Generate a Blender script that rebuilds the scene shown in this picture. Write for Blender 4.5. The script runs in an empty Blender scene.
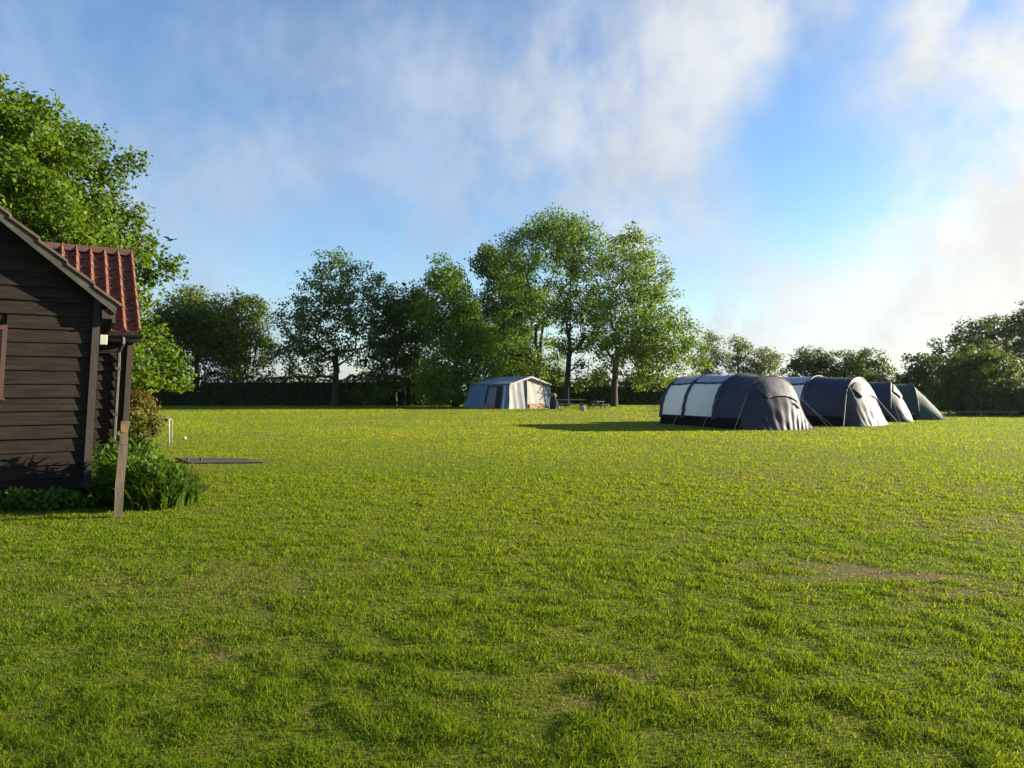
import bpy, math, random
import numpy as np
from mathutils import Vector
random.seed(7)
RNG = np.random.default_rng(11)
R = math.radians
sc = bpy.context.scene
COL = sc.collection

# ------------------------------------------------------------------ camera
H, F, HOR = 1.5, 711.0, 390.0
cam_d = bpy.data.cameras.new('camera'); cam = bpy.data.objects.new('camera', cam_d); COL.objects.link(cam)
cam_d.sensor_width = 36.0; cam_d.lens = F / 1024 * 36.0
cam_d.clip_start = 0.05; cam_d.clip_end = 4000
cam.location = (0, 0, H)
cam.rotation_euler = (R(90) + math.atan((HOR - 384) / F), 0, 0)
sc.camera = cam

def G(px, py):
    d = F * H / (py - HOR); return ((px - 512) / F * d, d, 0.0)
def P(px, py, d):
    return ((px - 512) / F * d, d, H + (HOR - py) / F * d)

# ------------------------------------------------------------------ sun and sky
SUN_EL, SUN_AZ = R(14.5), R(78)            # azimuth clockwise from +Y
sdir = Vector((math.sin(SUN_AZ) * math.cos(SUN_EL), math.cos(SUN_AZ) * math.cos(SUN_EL), math.sin(SUN_EL)))
sun_d = bpy.data.lights.new('sun', 'SUN'); sun = bpy.data.objects.new('sun', sun_d); COL.objects.link(sun)
sun_d.energy = 5.0; sun_d.angle = R(0.5); sun_d.color = (1.0, 0.89, 0.71)
sun.rotation_euler = sdir.to_track_quat('Z', 'Y').to_euler()
sun.location = (40, 10, 30)

w = bpy.data.worlds.new('World'); sc.world = w; w.use_nodes = True
nt = w.node_tree; nt.nodes.clear()
def N(t, **kw):
    n = nt.nodes.new(t)
    for k, v in kw.items(): setattr(n, k, v)
    return n
def L(a, b): nt.links.new(a, b)
def MATH(op, a, b=None, clamp=False):
    n = N('ShaderNodeMath', operation=op); n.use_clamp = clamp
    for i, v in enumerate((a, b)):
        if v is None: continue
        if isinstance(v, (int, float)): n.inputs[i].default_value = v
        else: L(v, n.inputs[i])
    return n.outputs[0]
out = N('ShaderNodeOutputWorld'); bg = N('ShaderNodeBackground'); L(bg.outputs[0], out.inputs[0])
sky = N('ShaderNodeTexSky'); sky.sky_type = 'NISHITA'; sky.sun_disc = False
sky.sun_elevation = SUN_EL; sky.sun_rotation = SUN_AZ
sky.air_density = 1.0; sky.dust_density = 0.6; sky.ozone_density = 2.5
tc = N('ShaderNodeTexCoord'); dirv = tc.outputs['Generated']
hsv = N('ShaderNodeHueSaturation'); hsv.inputs['Hue'].default_value = .504; hsv.inputs['Saturation'].default_value = 1.14; hsv.inputs['Value'].default_value = 1.18
L(sky.outputs[0], hsv.inputs['Color'])
# cloud amount: soft patches in sky directions times streaky noise
mp = N('ShaderNodeMapping'); mp.inputs['Rotation'].default_value = (0, R(28), 0); mp.inputs['Scale'].default_value = (2.9, 2.6, 2.3)
L(dirv, mp.inputs[0])
n1 = N('ShaderNodeTexNoise'); n1.inputs['Scale'].default_value = 1.5; n1.inputs['Detail'].default_value = 9; n1.inputs['Roughness'].default_value = 0.58; n1.inputs['Distortion'].default_value = 0.7
L(mp.outputs[0], n1.inputs['Vector'])
n2 = N('ShaderNodeTexNoise'); n2.inputs['Scale'].default_value = 6.5; n2.inputs['Detail'].default_value = 8; n2.inputs['Roughness'].default_value = 0.6
L(mp.outputs[0], n2.inputs['Vector'])
def skydir(px, py):
    v = Vector(((px - 512) / F, 1, (HOR - py) / F)); v.normalize(); return v
blobs = [  # px, py, angular radius deg, amount
    (640, 40, 7, .34), (740, 0, 5, .36), (660, 165, 6, .30), (560, 175, 7, .24), (440, 140, 8, .24), (310, 90, 7, .20), (480, 50, 6, .10),
    (160, 60, 8, .10), (225, 255, 7, .24), (400, 250, 5, .10), (860, 330, 7, .26), (1030, 290, 7, .24), (1050, 60, 7, .32), (700, 270, 6, .26),
    (1250, 200, 15, .4), (980, 330, 6, .2), (-300, 200, 22, .35), (880, 20, 6, .14), (520, 340, 10, .16), (760, 320, 6, .2), (930, 160, 9, .12),
    (100, 20, 6, -.08), (800, 140, 6, -.08), (765, 220, 5, -.14), (320, 285, 5, -.15)]
acc = None
for (px, py, ang, amt) in blobs:
    d = N('ShaderNodeVectorMath', operation='DOT_PRODUCT'); L(dirv, d.inputs[0]); d.inputs[1].default_value = skydir(px, py)
    m = N('ShaderNodeMapRange'); m.interpolation_type = 'SMOOTHSTEP'
    m.inputs['From Min'].default_value = math.cos(R(ang * 1.7)); m.inputs['From Max'].default_value = 1.0
    m.inputs['To Min'].default_value = 0; m.inputs['To Max'].default_value = amt
    L(d.outputs['Value'], m.inputs['Value'])
    acc = m.outputs[0] if acc is None else MATH('ADD', acc, m.outputs[0])
sepz = N('ShaderNodeSeparateXYZ'); L(dirv, sepz.inputs[0])
hz = N('ShaderNodeMapRange'); hz.interpolation_type = 'SMOOTHSTEP'; hz.inputs['From Min'].default_value = .19; hz.inputs['From Max'].default_value = -.02; hz.inputs['To Max'].default_value = .55
L(sepz.outputs['Z'], hz.inputs['Value']); acc = MATH('ADD', acc, hz.outputs[0]); acc = MATH('ADD', acc, .06)
nz = MATH('ADD', MATH('MULTIPLY', MATH('SUBTRACT', n1.outputs[0], 0.5), 2.6), MATH('MULTIPLY', MATH('SUBTRACT', n2.outputs[0], 0.5), 1.7))
gain = MATH('MULTIPLY', acc, MATH('ADD', 1.0, nz))
mask = N('ShaderNodeMapRange'); mask.interpolation_type = 'SMOOTHSTEP'
mask.inputs['From Min'].default_value = 0.02; mask.inputs['From Max'].default_value = 1.08; mask.inputs['To Max'].default_value = 0.94
L(gain, mask.inputs['Value'])
# cloud colour: warm white near the sun, cool grey away from it
ds = N('ShaderNodeVectorMath', operation='DOT_PRODUCT'); L(dirv, ds.inputs[0]); ds.inputs[1].default_value = sdir
cr = N('ShaderNodeMapRange'); cr.inputs['From Min'].default_value = 0.1; cr.inputs['From Max'].default_value = 0.78; L(ds.outputs['Value'], cr.inputs['Value'])
cmix = N('ShaderNodeMix', data_type='RGBA'); L(cr.outputs[0], cmix.inputs['Factor'])
cmix.inputs['A'].default_value = (2.5, 3.05, 3.9, 1); cmix.inputs['B'].default_value = (4.9, 4.8, 4.45, 1)
# low bank of billowing cloud towards the sun, ragged upper edge
n3 = N('ShaderNodeTexNoise'); n3.inputs['Scale'].default_value = 5.5; n3.inputs['Detail'].default_value = 9; n3.inputs['Roughness'].default_value = 0.55; n3.inputs['Distortion'].default_value = .4
L(dirv, n3.inputs['Vector'])
lim = N('ShaderNodeMapRange'); lim.interpolation_type = 'SMOOTHSTEP'; lim.inputs['From Min'].default_value = .12; lim.inputs['From Max'].default_value = .62; lim.inputs['To Min'].default_value = .02; lim.inputs['To Max'].default_value = .215
L(sepz.outputs['X'], lim.inputs['Value'])
edge = MATH('ADD', MATH('SUBTRACT', lim.outputs[0], sepz.outputs['Z']), MATH('MULTIPLY', MATH('SUBTRACT', n3.outputs[0], .5), .30))
bank = N('ShaderNodeMapRange'); bank.interpolation_type = 'SMOOTHSTEP'; bank.inputs['From Min'].default_value = -.02; bank.inputs['From Max'].default_value = .075; bank.inputs['To Max'].default_value = .82
L(edge, bank.inputs['Value'])
mask_all = MATH('MAXIMUM', mask.outputs[0], bank.outputs[0])
smix = N('ShaderNodeMix', data_type='RGBA'); L(mask_all, smix.inputs['Factor']); L(hsv.outputs[0], smix.inputs['A']); cshade = N('ShaderNodeMapRange'); cshade.inputs['From Min'].default_value = .34; cshade.inputs['From Max'].default_value = .66; cshade.inputs['To Min'].default_value = .80; cshade.inputs['To Max'].default_value = 1.04
L(n3.outputs[0], cshade.inputs['Value'])
cvar = N('ShaderNodeVectorMath', operation='SCALE'); L(cmix.outputs['Result'], cvar.inputs[0]); L(cshade.outputs[0], cvar.inputs['Scale']); L(cvar.outputs[0], smix.inputs['B'])
L(smix.outputs['Result'], bg.inputs[0]); bg.inputs[1].default_value = 0.062

sc.view_settings.view_transform = 'Standard'; sc.view_settings.look = 'None'
sc.view_settings.exposure = 1.8; sc.view_settings.gamma = 1.0
sc.view_settings.use_curve_mapping = False
sc.cycles.use_denoising = True
sc.cycles.max_bounces = 8; sc.cycles.transparent_max_bounces = 8
sc.cycles.sample_clamp_indirect = 4.0

# ------------------------------------------------------------------ materials
def mat(name, color, rough=0.7, noise=None, bump=None, metal=0.0, spec=0.5, attr=None, transl=None, stretch=(1, 1, 1), sheen=0):
    """noise=(scale, second colour, sharpness); bump=(scale, strength, distance); transl=(factor, colour gain)"""
    m = bpy.data.materials.new(name); m.use_nodes = True
    t = m.node_tree; b = t.nodes['Principled BSDF']
    b.inputs['Roughness'].default_value = rough; b.inputs['Metallic'].default_value = metal
    b.inputs['Specular IOR Level'].default_value = spec
    def new(k): return t.nodes.new(k)
    col = None
    co = new('ShaderNodeTexCoord'); mpn = new('ShaderNodeMapping'); mpn.inputs['Scale'].default_value = stretch
    t.links.new(co.outputs['Object'], mpn.inputs[0])
    if attr:
        a = new('ShaderNodeAttribute'); a.attribute_name = attr; col = a.outputs['Color']
    if noise:
        nn = new('ShaderNodeTexNoise'); nn.inputs['Scale'].default_value = noise[0]; nn.inputs['Detail'].default_value = 8; nn.inputs['Roughness'].default_value = .62
        t.links.new(mpn.outputs[0], nn.inputs['Vector'])
        rp = new('ShaderNodeMapRange'); k = noise[2] if len(noise) > 2 else .2
        rp.inputs['From Min'].default_value = .5 - k; rp.inputs['From Max'].default_value = .5 + k
        t.links.new(nn.outputs[0], rp.inputs['Value'])
        mx = new('ShaderNodeMix'); mx.data_type = 'RGBA'
        t.links.new(rp.outputs[0], mx.inputs['Factor'])
        mx.inputs['A'].default_value = (*color, 1); mx.inputs['B'].default_value = (*noise[1], 1)
        col = mx.outputs['Result']
    if col is None: b.inputs['Base Color'].default_value = (*color, 1)
    else: t.links.new(col, b.inputs['Base Color'])
    if bump:
        n3 = new('ShaderNodeTexNoise'); n3.inputs['Scale'].default_value = bump[0]; n3.inputs['Detail'].default_value = 6
        t.links.new(mpn.outputs[0], n3.inputs['Vector'])
        bp = new('ShaderNodeBump'); bp.inputs['Strength'].default_value = bump[1]; bp.inputs['Distance'].default_value = bump[2]
        t.links.new(n3.outputs[0], bp.inputs['Height']); t.links.new(bp.outputs[0], b.inputs['Normal'])
    if transl:
        tr = new('ShaderNodeBsdfTranslucent'); ms = new('ShaderNodeMixShader'); ms.inputs[0].default_value = transl[0]
        if col is not None:
            g = new('ShaderNodeMix'); g.data_type = 'RGBA'; g.blend_type = 'MULTIPLY'; g.inputs['Factor'].default_value = 1
            t.links.new(col, g.inputs['A']); g.inputs['B'].default_value = (*transl[1], 1)
            t.links.new(g.outputs['Result'], tr.inputs[0])
        else: tr.inputs[0].default_value = (*[c * k for c, k in zip(color, transl[1])], 1)
        t.links.new(b.outputs[0], ms.inputs[1]); t.links.new(tr.outputs[0], ms.inputs[2])
        t.links.new(ms.outputs[0], t.nodes['Material Output'].inputs[0])
    return m
M = dict(
    leaf=mat('foliage', (.06, .11, .02), .55, attr='Col', transl=(.45, (1.7, 1.5, .6)), spec=.2),
    grass=mat('grass_blades', (.08, .14, .02), .6, attr='Col', transl=(.5, (1.6, 1.5, .5)), spec=.08),
    bark=mat('bark', (.05, .038, .026), .95, (3, (.026, .021, .016)), (9, .6, .05), stretch=(1, 1, .25)),
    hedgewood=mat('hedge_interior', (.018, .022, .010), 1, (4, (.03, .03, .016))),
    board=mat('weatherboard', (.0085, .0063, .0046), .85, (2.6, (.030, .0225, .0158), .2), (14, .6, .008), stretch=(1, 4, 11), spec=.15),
    trim=mat('aged_timber_trim', (.038, .027, .019), .85, (4, (.02, .015, .011)), (20, .4, .004), stretch=(6, 6, 1)),
    barge=mat('weathered_bargeboard', (.062, .058, .040), .9, (5, (.026, .026, .017), .14), (12, .5, .006)),
    tile=mat('clay_pantile', (.180, .066, .036), .92, (9, (.062, .030, .022), .13), (30, .3, .004), spec=.3),
    ridge=mat('clay_ridge', (.085, .028, .018), .9, (6, (.045, .018, .014), .2), (25, .3, .004)),
    black=mat('black_plastic', (.012, .012, .013), .35, bump=(3, .1, .002)),
    white=mat('white_plastic', (.42, .40, .35), .5, (6, (.34, .32, .28))),
    frame=mat('red_brown_frame', (.055, .024, .015), .7, (6, (.07, .03, .02))),
    glass=mat('dark_glass', (.012, .013, .014), .08, bump=(2, .05, .002)),
    post=mat('weathered_post', (.135, .105, .066), .9, (6, (.062, .048, .03), .15), (18, .6, .006), stretch=(3, 3, .5)),
    orange=mat('orange_paint', (.26, .11, .02), .8, (22, (.14, .085, .04), .15)),
    navy=mat('navy_nylon', (.015, .016, .036), .65, (1.6, (.020, .021, .043)), (3.5, .35, .03), transl=(.10, (1.5, 1.5, 1.6))),
    porch=mat('charcoal_nylon', (.033, .031, .043), .55, (2, (.042, .039, .051)), (6, .4, .02), spec=.25, transl=(.10, (1.2, 1.2, 1.2))),
    palewhite=mat('off_white_nylon', (.80, .82, .80), .6, (1.2, (.74, .77, .76)), (2.5, .3, .03), transl=(.5, (1.25, 1.25, 1.2))),
    flap=mat('pale_flap_nylon', (.055, .053, .058), .6, (2, (.066, .063, .067)), (6, .5, .03), transl=(.1, (1.2, 1.2, 1.2))),
    bluegrey=mat('blue_grey_nylon', (.25, .30, .38), .6, (1.4, (.29, .34, .41)), (3, .4, .03), transl=(.32, (1.3, 1.3, 1.3))),
    pale=mat('pale_grey_nylon', (.60, .64, .66), .6, (1.2, (.66, .70, .71)), (2.5, .3, .03), transl=(.48, (1.3, 1.3, 1.25))),
    skirt=mat('black_mud_skirt', (.005, .005, .006), .9, spec=.1, bump=(5, .5, .02)),
    sleeve=mat('black_pole_sleeve', (.016, .016, .02), .5, bump=(10, .2, .005)),
    rope=mat('pale_green_cord', (.28, .38, .20), .6, bump=(60, .2, .001)),
    green=mat('dark_green_nylon', (.010, .042, .024), .65, (1.5, (.014, .050, .029)), (3, .35, .03), transl=(.12, (1.5, 1.5, 1.4))),
    fblue=mat('blue_canvas', (.115, .165, .235), .85, (1.5, (.14, .19, .26)), (4, .4, .02), transl=(.12, (1.2, 1.2, 1.2))),
    froof=mat('grey_blue_canvas_roof', (.25, .29, .33), .75, (1.5, (.29, .325, .355)), (3, .3, .02), transl=(.1, (1.2, 1.2, 1.2))),
    cream=mat('cream_canvas', (.36, .345, .31), .85, (2, (.30, .29, .265)), (3, .4, .03), transl=(.15, (1.1, 1.1, 1.1))),
    greycanvas=mat('grey_canvas', (.15, .155, .17), .85, (2, (.18, .185, .20)), (4, .4, .02)),
    redcheck=mat('red_brown_cloth', (.19, .06, .042), .85, (7, (.28, .17, .13), .05), stretch=(1, 1, .15)),
    darkcloth=mat('dark_cloth', (.009, .010, .014), .9, (5, (.017, .017, .022)), (9, .6, .02)),
    wood=mat('table_wood', (.20, .145, .10), .8, (5, (.13, .095, .065)), (14, .4, .004), stretch=(1, 6, 6)),
    darkwood=mat('dark_wood', (.06, .045, .033), .85, (5, (.035, .028, .022)), (14, .5, .006), stretch=(1, 6, 6)),
    greywood=mat('grey_wood', (.16, .145, .12), .85, (5, (.09, .08, .065)), (14, .5, .006), stretch=(1, 6, 6)),
    steel=mat('pale_painted_metal', (.34, .33, .30), .5, (7, (.2, .19, .17))),
    ball=mat('pale_ball', (.70, .78, .80), .4, (9, (.25, .45, .62), .05)),
    feather=mat('black_feather', (.010, .010, .012), .6, bump=(20, .3, .005)),
)

# ------------------------------------------------------------------ object helpers
def tag(o, label=None, cat=None, group=None, kind=None):
    if label: o['label'] = label
    if cat: o['category'] = cat
    if group: o['group'] = group
    if kind: o['kind'] = kind
    return o
def empty(name, loc, rz=0.0):
    o = bpy.data.objects.new(name, None); COL.objects.link(o); o.location = loc; o.rotation_euler = (0, 0, rz)
    o.empty_display_size = .2
    return o
class MB:
    def __init__(s): s.v = []; s.f = []
    def add(s, vs, fs):
        k = len(s.v); s.v += [tuple(v) for v in vs]; s.f += [tuple(i + k for i in f) for f in fs]; return s
    def box(s, x0, x1, y0, y1, z0, z1, sh=0.0):
        vs = [(x + sh * z, y, z) for z in (z0, z1) for (x, y) in ((x0, y0), (x1, y0), (x1, y1), (x0, y1))]
        return s.add(vs, [(3, 2, 1, 0), (4, 5, 6, 7), (0, 1, 5, 4), (1, 2, 6, 5), (2, 3, 7, 6), (3, 0, 4, 7)])
    def tube(s, pts, r, n=6, cap=True):
        pts = [Vector(p) for p in pts]; rs = r if isinstance(r, (list, tuple)) else [r] * len(pts)
        rings = []
        for i, p in enumerate(pts):
            d = (pts[min(i + 1, len(pts) - 1)] - pts[max(i - 1, 0)]).normalized()
            a = d.orthogonal().normalized() if i == 0 else (rings[-1][1] - d * rings[-1][1].dot(d)).normalized()
            rings.append((p, a, d.cross(a), rs[i]))
        vs = [p + (a * math.cos(2 * math.pi * k / n) + b * math.sin(2 * math.pi * k / n)) * rr for (p, a, b, rr) in rings for k in range(n)]
        fs = [(i * n + k, i * n + (k + 1) % n, (i + 1) * n + (k + 1) % n, (i + 1) * n + k) for i in range(len(pts) - 1) for k in range(n)]
        if cap: fs += [tuple(range(n))[::-1], tuple((len(pts) - 1) * n + k for k in range(n))]
        return s.add(vs, fs)
    def grid(s, fn, nu, nv):
        vs = [fn(i / nu, j / nv) for j in range(nv + 1) for i in range(nu + 1)]
        return s.add(vs, [(j * (nu + 1) + i, j * (nu + 1) + i + 1, (j + 1) * (nu + 1) + i + 1, (j + 1) * (nu + 1) + i) for j in range(nv) for i in range(nu)])
    def build(s, name, m, parent=None, smooth=False, scale=1.0, loc=None, bevel=0):
        me = bpy.data.meshes.new(name); me.from_pydata([(a * scale, b * scale, c * scale) for a, b, c in s.v], [], s.f); me.update()
        me.materials.append(m)
        if smooth: me.polygons.foreach_set('use_smooth', [True] * len(me.polygons))
        o = bpy.data.objects.new(name, me); COL.objects.link(o)
        if parent: o.parent = parent
        if loc: o.location = loc
        if bevel:
            b = o.modifiers.new('bevel', 'BEVEL'); b.width = bevel; b.segments = 2; b.limit_method = 'ANGLE'
        return o
def np_mesh(name, verts, loops, sizes, m, cols=None, parent=None, smooth=False):
    me = bpy.data.meshes.new(name)
    me.vertices.add(len(verts)); me.vertices.foreach_set('co', verts.astype(np.float32).ravel())
    me.loops.add(len(loops)); me.loops.foreach_set('vertex_index', loops.astype(np.int32))
    me.polygons.add(len(sizes)); st = np.concatenate(([0], np.cumsum(sizes)[:-1])).astype(np.int32)
    me.polygons.foreach_set('loop_start', st)
    if smooth: me.polygons.foreach_set('use_smooth', np.ones(len(sizes), bool))
    me.update(calc_edges=True); me.validate()
    if cols is not None:
        a = me.attributes.new('Col', 'FLOAT_COLOR', 'POINT')
        a.data.foreach_set('color', np.concatenate([cols, np.ones((len(cols), 1))], 1).astype(np.float32).ravel())
    me.materials.append(m)
    o = bpy.data.objects.new(name, me); COL.objects.link(o)
    if parent: o.parent = parent
    return o
def norm(a): return a / np.maximum(np.linalg.norm(a, axis=-1, keepdims=True), 1e-9)
def leaves(name, c, nrm, size, cols, parent=None, aspect=.62, m=None):
    """c (n,3) leaf centres, nrm (n,3) normals, size (n,) lengths, cols (n,3)"""
    n = len(c); t = norm(np.cross(nrm, RNG.normal(size=(n, 3)))); b = np.cross(nrm, t)
    L_ = size[:, None] * .5; W = L_ * aspect
    fold = size[:, None] * RNG.uniform(.02, .16, (n, 1))
    v = np.stack([c - t * L_, c + b * W - nrm * fold - t * L_ * .1, c + t * L_ - nrm * fold * .8, c - b * W - nrm * fold - t * L_ * .1], 1).reshape(-1, 3)
    k = np.arange(n)[:, None] * 4
    loops = (k + np.array([[0, 1, 2, 0, 2, 3]])).ravel()
    return np_mesh(name, v, loops, np.full(2 * n, 3), m or M['leaf'], np.repeat(cols, 4, 0), parent)
def vnoise(x, y, seed=0):
    xi = np.floor(x).astype(np.int64); yi = np.floor(y).astype(np.int64); fx = x - xi; fy = y - yi
    fx = fx * fx * (3 - 2 * fx); fy = fy * fy * (3 - 2 * fy)
    def h(a, b):
        q = (a * 374761393 + b * 668265263 + seed * 974711) & 0x7fffffff
        q = ((q ^ (q >> 13)) * 1274126177) & 0x7fffffff
        return ((q ^ (q >> 16)) & 0xffff) / 65535.0
    return (h(xi, yi) * (1 - fx) + h(xi + 1, yi) * fx) * (1 - fy) + (h(xi, yi + 1) * (1 - fx) + h(xi + 1, yi + 1) * fx) * fy
def fbm(x, y, seed=0, o=3):
    s = 0; a = .5; t = 0
    for i in range(o): s = s + a * vnoise(x * 2 ** i, y * 2 ** i, seed + i * 17); t += a; a *= .5
    return s / t

# ------------------------------------------------------------------ ground and grass
def patches(x, y):
    """0..1 dryness of the lawn"""
    d = fbm(x * .55, y * .55, 3, 4); d2 = fbm(x * .16 + 5, y * .16, 9, 3)
    p = np.clip((d * .6 + d2 * .55 - .62) * 4.2, 0, 1)
    def spot(cx, cy, rx, ry, k): return k * np.exp(-((x - cx) / rx) ** 2 - ((y - cy) / ry) ** 2)
    fray = np.clip((fbm(x * 3.1, y * 4.2, 41, 4) - .40) * 6, 0, 1.25)
    s = spot(2.85, 5.8, .7, .5, .8) + spot(3.6, 5.2, .6, .5, .5) + spot(.5, 3.6, .35, .25, .8) + spot(-1.75, 4.1, .4, .2, .55) + spot(-2.6, 5.4, .5, .18, .25) + spot(5.6, 7.6, 1.4, .9, .4)
    return np.clip(p * .45 + s * fray, 0, 1)
gm = bpy.data.materials.new('lawn_ground'); gm.use_nodes = True
t = gm.node_tree; b = t.nodes['Principled BSDF']; b.inputs['Roughness'].default_value = .95; b.inputs['Specular IOR Level'].default_value = .15
co = t.nodes.new('ShaderNodeTexCoord')
def gn(scale, detail=8, rough=.65):
    n = t.nodes.new('ShaderNodeTexNoise'); n.inputs['Scale'].default_value = scale; n.inputs['Detail'].default_value = detail; n.inputs['Roughness'].default_value = rough
    t.links.new(co.outputs['Object'], n.inputs['Vector']); return n.outputs[0]
def ramp(src, a, bb):
    n = t.nodes.new('ShaderNodeMapRange'); n.inputs['From Min'].default_value = a; n.inputs['From Max'].default_value = bb; t.links.new(src, n.inputs['Value']); return n.outputs[0]
def gmix(f, a, bb):
    n = t.nodes.new('ShaderNodeMix'); n.data_type = 'RGBA'; t.links.new(f, n.inputs['Factor'])
    for k, v in (('A', a), ('B', bb)):
        if isinstance(v, tuple): n.inputs[k].default_value = (*v, 1)
        else: t.links.new(v, n.inputs[k])
    return n.outputs['Result']
c1 = gmix(ramp(gn(.35), .4, .62), (.115, .135, .007), (.15, .155, .009))
c2 = gmix(ramp(gn(6), .55, .78), c1, (.11, .088, .030))
at = t.nodes.new('ShaderNodeAttribute'); at.attribute_name = 'Col'
sepc = t.nodes.new('ShaderNodeSeparateColor'); t.links.new(at.outputs['Color'], sepc.inputs[0])
c2b = gmix(sepc.outputs[0], c2, gmix(ramp(gn(14), .4, .65), (.115, .085, .032), (.18, .135, .06)))
c3 = gmix(ramp(gn(28, 4), .45, .7), c2b, (.030, .034, .006))
t.links.new(c3, b.inputs['Base Color'])
bp = t.nodes.new('ShaderNodeBump'); bp.inputs['Strength'].default_value = .8; bp.inputs['Distance'].default_value = .04
t.links.new(gn(22, 8, .7), bp.inputs['Height']); t.links.new(bp.outputs[0], b.inputs['Normal'])
gx_ = np.concatenate([np.linspace(-1200, -24, 12)[:-1], np.linspace(-24, 24, 481), np.linspace(24, 1200, 12)[1:]])
gy_ = np.concatenate([np.linspace(-200, 1.5, 5)[:-1], np.linspace(1.5, 32, 306), np.linspace(32, 2000, 16)[1:]])
GX, GY = np.meshgrid(gx_, gy_); nxg, nyg = len(gx_), len(gy_)
gv = np.stack([GX.ravel(), GY.ravel(), 0 * GX.ravel()], 1)
q0 = (np.arange(nyg - 1)[:, None] * nxg + np.arange(nxg - 1)[None]).ravel()
dr_ = np.clip(patches(GX.ravel(), GY.ravel()) * 1.25, 0, 1)
tag(np_mesh('ground', gv, np.stack([q0, q0 + 1, q0 + 1 + nxg, q0 + nxg], 1).ravel(), np.full(len(q0), 4), gm, np.repeat(dr_[:, None], 3, 1)), kind='structure')

def make_grass():
    n = 1000000
    y = np.exp(RNG.uniform(math.log(2.3), math.log(74), n)); x = RNG.uniform(-1, 1, n) * (.80 * y + 1.2)
    dry = patches(x, y); cl = fbm(x * 6.5 + 2 * fbm(x * 2, y * 2, 77, 2), y * 6.5, 21, 4); cl2 = fbm(x * 1.7 + fbm(x * .7, y * .7, 66, 2) * 2, y * 1.7, 31, 4)
    keep = (RNG.random(n) > dry * .72) & (RNG.random(n) < .45 + 1.1 * cl)
    u0 = (x + 5.925) * .848 + (y - 9.94) * .53; n0 = -(x + 5.925) * .53 + (y - 9.94) * .848
    keep &= ~((u0 < .02) & (n0 > -.02)) & ~((np.abs(x + 5.85) < .95) & (np.abs(y - 14.85) < .5))
    x, y, dry, cl, cl2 = x[keep], y[keep], dry[keep], cl[keep], cl2[keep]; n = len(x)
    hh = (.011 + .030 * np.clip((cl - .36) * 2.6, 0, 1.25) * (.6 + .6 * cl2)) * RNG.uniform(.6, 1.35, n) * (1 - .55 * dry)
    hh = np.where(RNG.random(n) < .015, hh * 1.7, hh)
    wd = np.maximum(.0030, .0010 * y) * RNG.uniform(.7, 1.5, n)
    hh = np.maximum(hh, .0)
    a = RNG.uniform(0, 2 * math.pi, n); lean = RNG.uniform(.2, 1.5, n) * hh
    tx, ty = np.cos(a), np.sin(a); la = RNG.uniform(0, 2 * math.pi, n); lx, ly = np.cos(la) * lean, np.sin(la) * lean
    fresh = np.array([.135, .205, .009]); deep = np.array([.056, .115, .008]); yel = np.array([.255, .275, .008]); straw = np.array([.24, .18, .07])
    far = np.clip((y - 3) / 22, 0, 1)[:, None]  # near grass painted darker, far grass brighter, imitating shaded gaps and sunlit tips
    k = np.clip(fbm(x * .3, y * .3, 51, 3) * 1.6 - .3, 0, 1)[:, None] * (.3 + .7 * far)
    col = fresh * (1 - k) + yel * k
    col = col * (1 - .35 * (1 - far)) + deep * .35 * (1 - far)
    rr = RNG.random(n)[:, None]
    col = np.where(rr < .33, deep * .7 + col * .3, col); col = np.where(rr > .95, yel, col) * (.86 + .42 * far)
    st = (RNG.random(n) < .03 + dry * .55)[:, None]
    col = np.where(st, straw * RNG.uniform(.6, 1.1, (n, 1)), col) * RNG.uniform(.84, 1.18, (n, 1))
    z0 = np.zeros(n) - .002
    bl = np.stack([x - tx * wd / 2, y - ty * wd / 2, z0], 1); br = np.stack([x + tx * wd / 2, y + ty * wd / 2, z0], 1)
    tip = np.stack([x + lx, y + ly, hh], 1)
    near = y < 13
    i = np.where(near)[0]; nn = len(i)
    ml = np.stack([x[i] - tx[i] * wd[i] * .42 + lx[i] * .35, y[i] - ty[i] * wd[i] * .42 + ly[i] * .35, hh[i] * .62], 1)
    mr = np.stack([x[i] + tx[i] * wd[i] * .42 + lx[i] * .35, y[i] + ty[i] * wd[i] * .42 + ly[i] * .35, hh[i] * .62], 1)
    v1 = np.stack([bl[i], br[i], mr, ml, tip[i]], 1).reshape(-1, 3)
    k1 = np.arange(nn)[:, None] * 5; l1 = (k1 + np.array([[0, 1, 2, 3, 3, 2, 4]])).ravel(); s1 = np.tile([4, 3], nn)
    j = np.where(~near)[0]; nj = len(j)
    v2 = np.stack([bl[j], br[j], tip[j]], 1).reshape(-1, 3); l2 = np.arange(nj * 3) + len(v1); s2 = np.full(nj, 3)
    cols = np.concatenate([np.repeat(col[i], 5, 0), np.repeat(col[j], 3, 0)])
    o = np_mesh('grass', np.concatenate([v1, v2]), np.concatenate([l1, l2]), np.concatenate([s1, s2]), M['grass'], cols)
    tag(o, 'short mown yellow green grass covering the whole field', 'grass', kind='stuff')
make_grass()

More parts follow.
